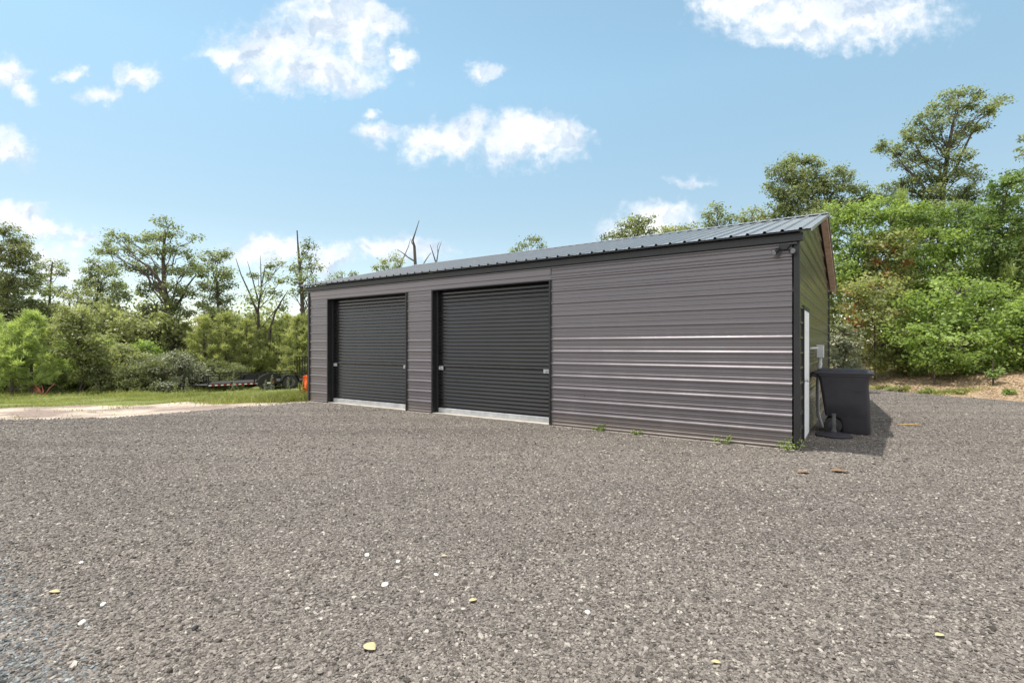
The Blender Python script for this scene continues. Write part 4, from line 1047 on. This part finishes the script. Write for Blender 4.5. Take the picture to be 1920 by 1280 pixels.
tag(blades('tall_grass', x, y, 0.24, 0.006, L['grass'], 0.4, 8), 'taller uncut grass patch by the left garage corner', 'grass', kind='stuff')
# grass tufts on the right bank
n = 5200; x = np.concatenate([r.normal(14.0,0.55,n//2), r.normal(12.9,0.5,n//2)]); y = np.concatenate([r.normal(16.4,0.22,n//2), r.normal(18.3,0.5,n//2)])
k = lot_dist(x, y) > 0.1; x, y = x[k], y[k]
tag(blades('bank_grass', x, y, 0.08, 0.006, L['grass'], 0.5, 9), 'thin grass growing through the litter on the right bank', 'grass', kind='stuff')
# leaf litter on the right bank
n = 42000; x = r.uniform(11, 24, n); y = r.uniform(8, 23, n); D = lot_dist(x, y)
k = (D > 0.02) & (D < 5.5) & (r.uniform(0,1,n) < 0.35+0.5*smooth01(0.2,1.2,D)); x, y = x[k], y[k]
V, Q, q = leaf_arrays(np.stack([x, y, g(x, y)+r.uniform(0.005,0.035,len(x))],1), 0.075, r, 2.2, 0.5)
tag(np_mesh('leaf_litter', V, Q, L['litter'], None, q), 'tan dead leaves covering the bank below the right hillside', 'leaf litter', kind='stuff')

# --- tall weeds in the grass in front of the trailer
def weed(seed, h, leaf, n=26, size=0.05):
    T = Tree(seed); r = T.r
    top = np.array([r.normal(0,0.05), r.normal(0,0.05), h]); T.tm.tube([(0,0,-0.02), top*0.5+np.array([0.01,0,0]), top], [0.008,0.006,0.003], 4, cap=False)
    t = r.uniform(0.2, 1.0, n*4)[:,None]; P = top*t + r.normal(0,1,(n*4,3))*np.array([0.07,0.07,0.03])*(1.1-t)
    V, Q, q = leaf_arrays(P, size*1.6, r, 0.3, 0.35); T.LV.append(V); T.LR.append(q)
    return T.build('tall_weed', (0,0,0), L[leaf], M['bark'], crown='leaves', trunk='stem')
wA = weed(111, 0.75, 'grey'); wB = weed(112, 0.6, 'grass')
GW = 'tall weeds standing in the grass near the trailer'
for i, (px, Z, s, src, lab) in enumerate([(352,20.0,0.9,'A','pale tall weed leaning beside the trailer coupler'),(438,20.3,1.15,'A','pale tall weed in front of the middle of the trailer deck'),
      (497,20.6,0.7,'A','short pale weed in front of the front trailer wheel'),(509,20.4,0.95,'A','pale weed between the two trailer wheels'),(541,20.8,0.8,'A','pale weed in front of the rear trailer wheel'),
      (328,19.4,0.9,'B','green weed left of the trailer tongue'),(572,14.35,0.9,'B','green weed under the orange flag at the garage corner'),(565,14.9,0.8,'B','green weed just left of the orange flag')]):
    o = wA if src == 'A' else wB
    place(o, px, Z, s, i*1.1, lab, 'weed', GW, first=(i in (0, 5)))
# small weeds at the foot of the front wall
for i, (lx, ly, s, lab) in enumerate([(8.62,-0.05,0.16,'tiny green weed growing at the middle of the front wall base'),(9.35,-0.05,0.11,'tiny sparse weed between the middle and corner weeds at the wall base'),(10.72,-0.06,0.20,'green weed at the wall base second from the right corner'),(11.62,-0.10,0.26,'largest green weed at the foot of the right front corner trim')]):
    T = Tree(120+i); r = T.r
    for k in range(7):
        a = r.uniform(0,6.28); e = np.array([math.cos(a)*s*0.8, math.sin(a)*s*0.45, s*r.uniform(0.25,0.7)])
        T.tm.tube([(0,0,0), e*0.55+np.array([0,0,0.02]), e], [0.003,0.002,0.001], 3, cap=False)
        nl = 22; t = r.uniform(0.35,1.05,nl)[:,None]; V, Q, q = leaf_arrays(e*t+r.normal(0,s*0.09,(nl,3)), 0.034, r, 0.9, 0.55); T.LV.append(V); T.LR.append(q)
    w = bworld(lx, ly)
    tag(T.build('wall_weed', (w[0], w[1], 0.01), L['vine'], M['bark'], crown='leaves', trunk='stem'), lab, 'weed')

# ---------------------------------------------------------------- small things on the gravel
def pebble(px, py, s, label, mat='stone', seed=0, flat=0.55, cat='stone', name='pale_stone'):
    Z = F*EYE/(py-HY); X = (px-HX)/F*Z; r = np.random.default_rng(seed)
    b = bmesh.new(); bmesh.ops.create_icosphere(b, subdivisions=2, radius=1.0)
    for v in b.verts:
        k = 1 + r.normal(0, 0.10); v.co = Vector((v.co.x*s*1.2*k, v.co.y*s*0.85*k, v.co.z*s*flat*k))
    me = bpy.data.meshes.new(name); b.to_mesh(me); b.free(); me.materials.append(M[mat])
    o = bpy.data.objects.new(name, me); C.objects.link(o); o.location = (X, Z, 0.010+s*flat*0.55); o.rotation_euler = (0.1, 0.05, r.uniform(0,6))
    tag(o, label, cat); return o
pebble(722,1101,0.026,'largest white quartz stone on the gravel in the lower middle', seed=1)
pebble(688,1044,0.020,'pale oblong stone just behind the white quartz stone', seed=2)
pebble(746,1056,0.016,'small pale stone right of the oblong stone', seed=3)
pebble(818,1081,0.016,'pale chip right of the white quartz stone', seed=4)
pebble(1102,1152,0.018,'pale stone alone in the lower right of centre', seed=5)
pebble(193,1137,0.016,'white pebble in the lower left gravel', seed=6)
pebble(154,1172,0.020,'white oval pebble lowest in the left gravel', seed=7)
pebble(152,1058,0.014,'small white pebble uppermost in the lower left gravel', seed=8)
def leaf_thing(px, py, s, label, mat, seed, name='fallen_leaf', asp=0.55):
    Z = F*EYE/(py-HY); X = (px-HX)/F*Z; r = np.random.default_rng(seed)
    V = []; Fc = []; n = 8
    for i in range(n+1):
        t = i/n; w = s*asp*0.5*math.sin(math.pi*min(1,max(0.02,t)))**0.8; x_ = (t-0.5)*s; zc = 0.05*s*math.cos((t-0.5)*3)
        V += [(x_, -w, zc+w*0.22), (x_, 0, zc), (x_, w, zc+w*0.15)]
    for i in range(n):
        a = 3*i; Fc += [(a,a+3,a+4,a+1),(a+1,a+4,a+5,a+2)]
    o = MB().add(V, Fc).build(name, M[mat], None, smooth=True)
    md = o.modifiers.new('thick','SOLIDIFY'); md.thickness = 0.0015
    o.location = (X, Z, 0.018); o.rotation_euler = (0.06,0.05,r.uniform(-0.6,0.6)); tag(o, label, 'leaf'); return o
leaf_thing(1506,888,0.16,'dry brown leaf on the gravel below the garage corner', 'drybrown', 1)
leaf_thing(1574,886,0.19,'larger dry brown leaf right of the other brown leaf', 'drybrown', 2, asp=0.7)
leaf_thing(693,1219,0.075,'tan yellow leaf lowest in the middle of the gravel', 'yellow', 3, asp=0.8)
leaf_thing(887,1130,0.055,'small yellow leaf right of the white quartz stone', 'yellow', 4)
leaf_thing(833,1046,0.045,'tiny pale yellow leaf in the middle of the gravel', 'yellow', 5)
leaf_thing(102,1114,0.065,'yellow brown leaf on the lower left gravel', 'yellow', 6)
leaf_thing(1762,1196,0.055,'yellow leaf in the lower right gravel', 'yellow', 7)
leaf_thing(1343,1247,0.045,'small yellow leaf at the bottom right of centre', 'yellow', 8)
Z = F*EYE/(799-HY); X = (1704-HX)/F*Z
st = MB().tube([(-0.19,0.03,0.02),(-0.06,-0.01,0.026),(0.08,0.0,0.024),(0.2,-0.03,0.02)], [0.008,0.014,0.016,0.010], 7).build('stick', M['stick'], None, smooth=True)
st.location = (X, Z, 0.008); tag(st, 'tan stick lying on the gravel right of the trash cart shadow', 'stick')
Z = F*EYE/(1180-HY); X = (366-HX)/F*Z
pebble(366,1181,0.017,'dark grey stone on the lower left gravel', 'rubber', 9, name='dark_stone')

# ---------------------------------------------------------------- sun, sky, camera
S = Vector((-0.90, 0.11, 3.15)).normalized()
sun = bpy.data.lights.new('sun', 'SUN'); sun.energy = 2.75; sun.angle = R(0.53); sun.color = (1.0, 0.955, 0.89)
so = bpy.data.objects.new('sun', sun); C.objects.link(so); so.rotation_euler = S.to_track_quat('Z', 'Y').to_euler()
w = bpy.data.worlds.new('World'); sc.world = w; w.use_nodes = True
nt = NT(w.node_tree); bg = w.node_tree.nodes['Background']
sky = nt.new('ShaderNodeTexSky'); sky.sky_type = 'NISHITA'; sky.sun_disc = False
sky.sun_elevation = math.asin(S.z); sky.sun_rotation = math.atan2(S.x, S.y)
sky.air_density = 1.0; sky.dust_density = 0.35; sky.ozone_density = 1.0; sky.altitude = 100
d = nt.new('ShaderNodeTexCoord').outputs['Generated']
sx = nt.new('ShaderNodeSeparateXYZ'); nt.l.new(d, sx.inputs[0])
yy = nt.math('MAXIMUM', sx.outputs[1], 0.05)
a = nt.math('DIVIDE', sx.outputs[0], yy); b = nt.math('DIVIDE', sx.outputs[2], yy)
uv = nt.new('ShaderNodeCombineXYZ'); nt.l.new(a, uv.inputs[0]); nt.l.new(b, uv.inputs[1])
nz = nt.new('ShaderNodeTexNoise'); nz.inputs['Scale'].default_value = 9.0; nz.inputs['Detail'].default_value = 7; nz.inputs['Roughness'].default_value = 0.6
nt.l.new(uv.outputs[0], nz.inputs['Vector'])
wv = nt.vmath('SUBTRACT', nz.outputs['Color'], (0.5, 0.5, 0.5)).outputs[0]
wsc = nt.new('ShaderNodeVectorMath', operation='SCALE'); nt.l.new(wv, wsc.inputs[0]); wsc.inputs['Scale'].default_value = 0.13
uw = nt.vmath('ADD', uv.outputs[0], wsc.outputs[0]).outputs[0]
CL = [(520,95,130,55,1),(620,45,110,55,1),(700,45,66,34,1),(600,145,120,32,1),(440,108,70,22,1),(465,152,26,24,.9),(680,110,50,40,.75),
      (1560,30,220,48,1),(1500,70,90,26,.9),(1640,60,80,30,.9),(1380,15,80,28,1),
      (830,258,75,38,1),(880,240,50,34,1),(990,262,105,46,1),(1060,255,50,36,1),(746,107,28,17,.9),(912,142,34,20,.8),(705,250,44,22,.85),(690,216,18,12,.7),
      (15,135,50,36,1),(55,172,36,22,.85),(128,132,26,17,.8),(256,148,46,22,.9),(190,180,50,17,.85),(15,280,48,36,1),
      (40,412,75,26,1),(85,430,50,22,.85),(152,447,46,22,.85),(490,472,80,32,.95),(620,478,60,30,.9),(750,470,90,30,.95),(1225,418,90,36,1),(1165,435,50,24,.9),(1285,336,50,14,.62),(90,500,120,60,.55)]
tot = None; shade = None
for (cx_, cy_, rx_, ry_, k_) in CL:
    mp = nt.vmath('SUBTRACT', uw, ((cx_-HX)/F, (HY-cy_)/F, 0)).outputs[0]
    q = nt.vmath('MULTIPLY', mp, (F/rx_, F/ry_, 0)).outputs[0]
    ln = nt.vmath('LENGTH', q).outputs['Value']
    v = nt.math('MULTIPLY', nt.math('SUBTRACT', 1.32, ln), k_)
    tot = v if tot is None else nt.math('SMOOTH_MAX', tot, v, 0.25)
fine = nt.noise(uv.outputs[0], 34, 6, 0.62)
dn = nt.math('ADD', tot, nt.math('MULTIPLY', nt.math('SUBTRACT', fine, 0.5), 1.35))
front = nt.maprange(sx.outputs[1], 0.08, 0.3)
cov = nt.math('MULTIPLY', nt.maprange(dn, 0.0, 1.0), front)
# unseen cloud cover over the rest of the sky, thickened to add fill light
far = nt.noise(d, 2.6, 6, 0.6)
fill_cov = nt.math('MULTIPLY', nt.maprange(far, 0.40, 0.54), nt.math('SUBTRACT', 1.0, front))
cov = nt.math('MAXIMUM', cov, nt.math('MULTIPLY', fill_cov, 0.9))
cov = nt.math('MULTIPLY', cov, nt.maprange(sx.outputs[2], 0.0, 0.06))
tone = nt.ramp(nt.noise(uw, 7.0, 5, 0.6), [(0.36, (0.66, 0.74, 0.83)), (0.60, (1.0, 1.0, 1.0))])
CLOUD = 5.0
bn1 = nt.noise(uw, 12.0, 5, 0.55); bn2 = nt.noise(nt.vmath('ADD', uw, (-0.010, 0.022, 0)).outputs[0], 12.0, 5, 0.55)
relief = nt.maprange(nt.math('SUBTRACT', bn2, bn1), -0.02, 0.12)
tone = nt.mix(relief, tone, nt.mix(1.0, tone, (0.72, 0.79, 0.86, 1), 'MULTIPLY'))
cc = nt.mix(1.0, tone, (CLOUD, CLOUD, CLOUD*1.01, 1), 'MULTIPLY')
cc = nt.mix(nt.math('SUBTRACT', 1.0, front), cc, (CLOUD*1.45, CLOUD*1.42, CLOUD*1.38, 1))   # unseen cloud behind the camera, brightened as an added fill light
skyc = nt.mix(1.0, sky.outputs[0], nt.ramp(nt.maprange(sx.outputs[2], 0.0, 0.5, 0, 1, False), [(0.0, (0.78, 0.71, 0.67)), (0.45, (0.87, 0.82, 0.67)), (0.9, (1.08, 1.12, 0.88))]), 'MULTIPLY')
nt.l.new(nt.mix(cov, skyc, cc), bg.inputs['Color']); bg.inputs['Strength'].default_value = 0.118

cam = bpy.data.cameras.new('camera'); co = bpy.data.objects.new('camera', cam); C.objects.link(co)
co.location = (0, 0, EYE); co.rotation_euler = (R(90), 0, 0)
cam.sensor_width = 36; cam.lens = 36*F/1920; cam.shift_y = 10/1920; cam.clip_end = 3000; cam.clip_start = 0.05
sc.camera = co
vs_ = sc.view_settings; vs_.view_transform = 'Standard'; vs_.look = 'None'; vs_.exposure = 1.05; vs_.gamma = 1.0
sc.render.engine = 'CYCLES'
sc.cycles.max_bounces = 10; sc.cycles.diffuse_bounces = 6; sc.cycles.glossy_bounces = 3; sc.cycles.transmission_bounces = 8
sc.cycles.use_denoising = True
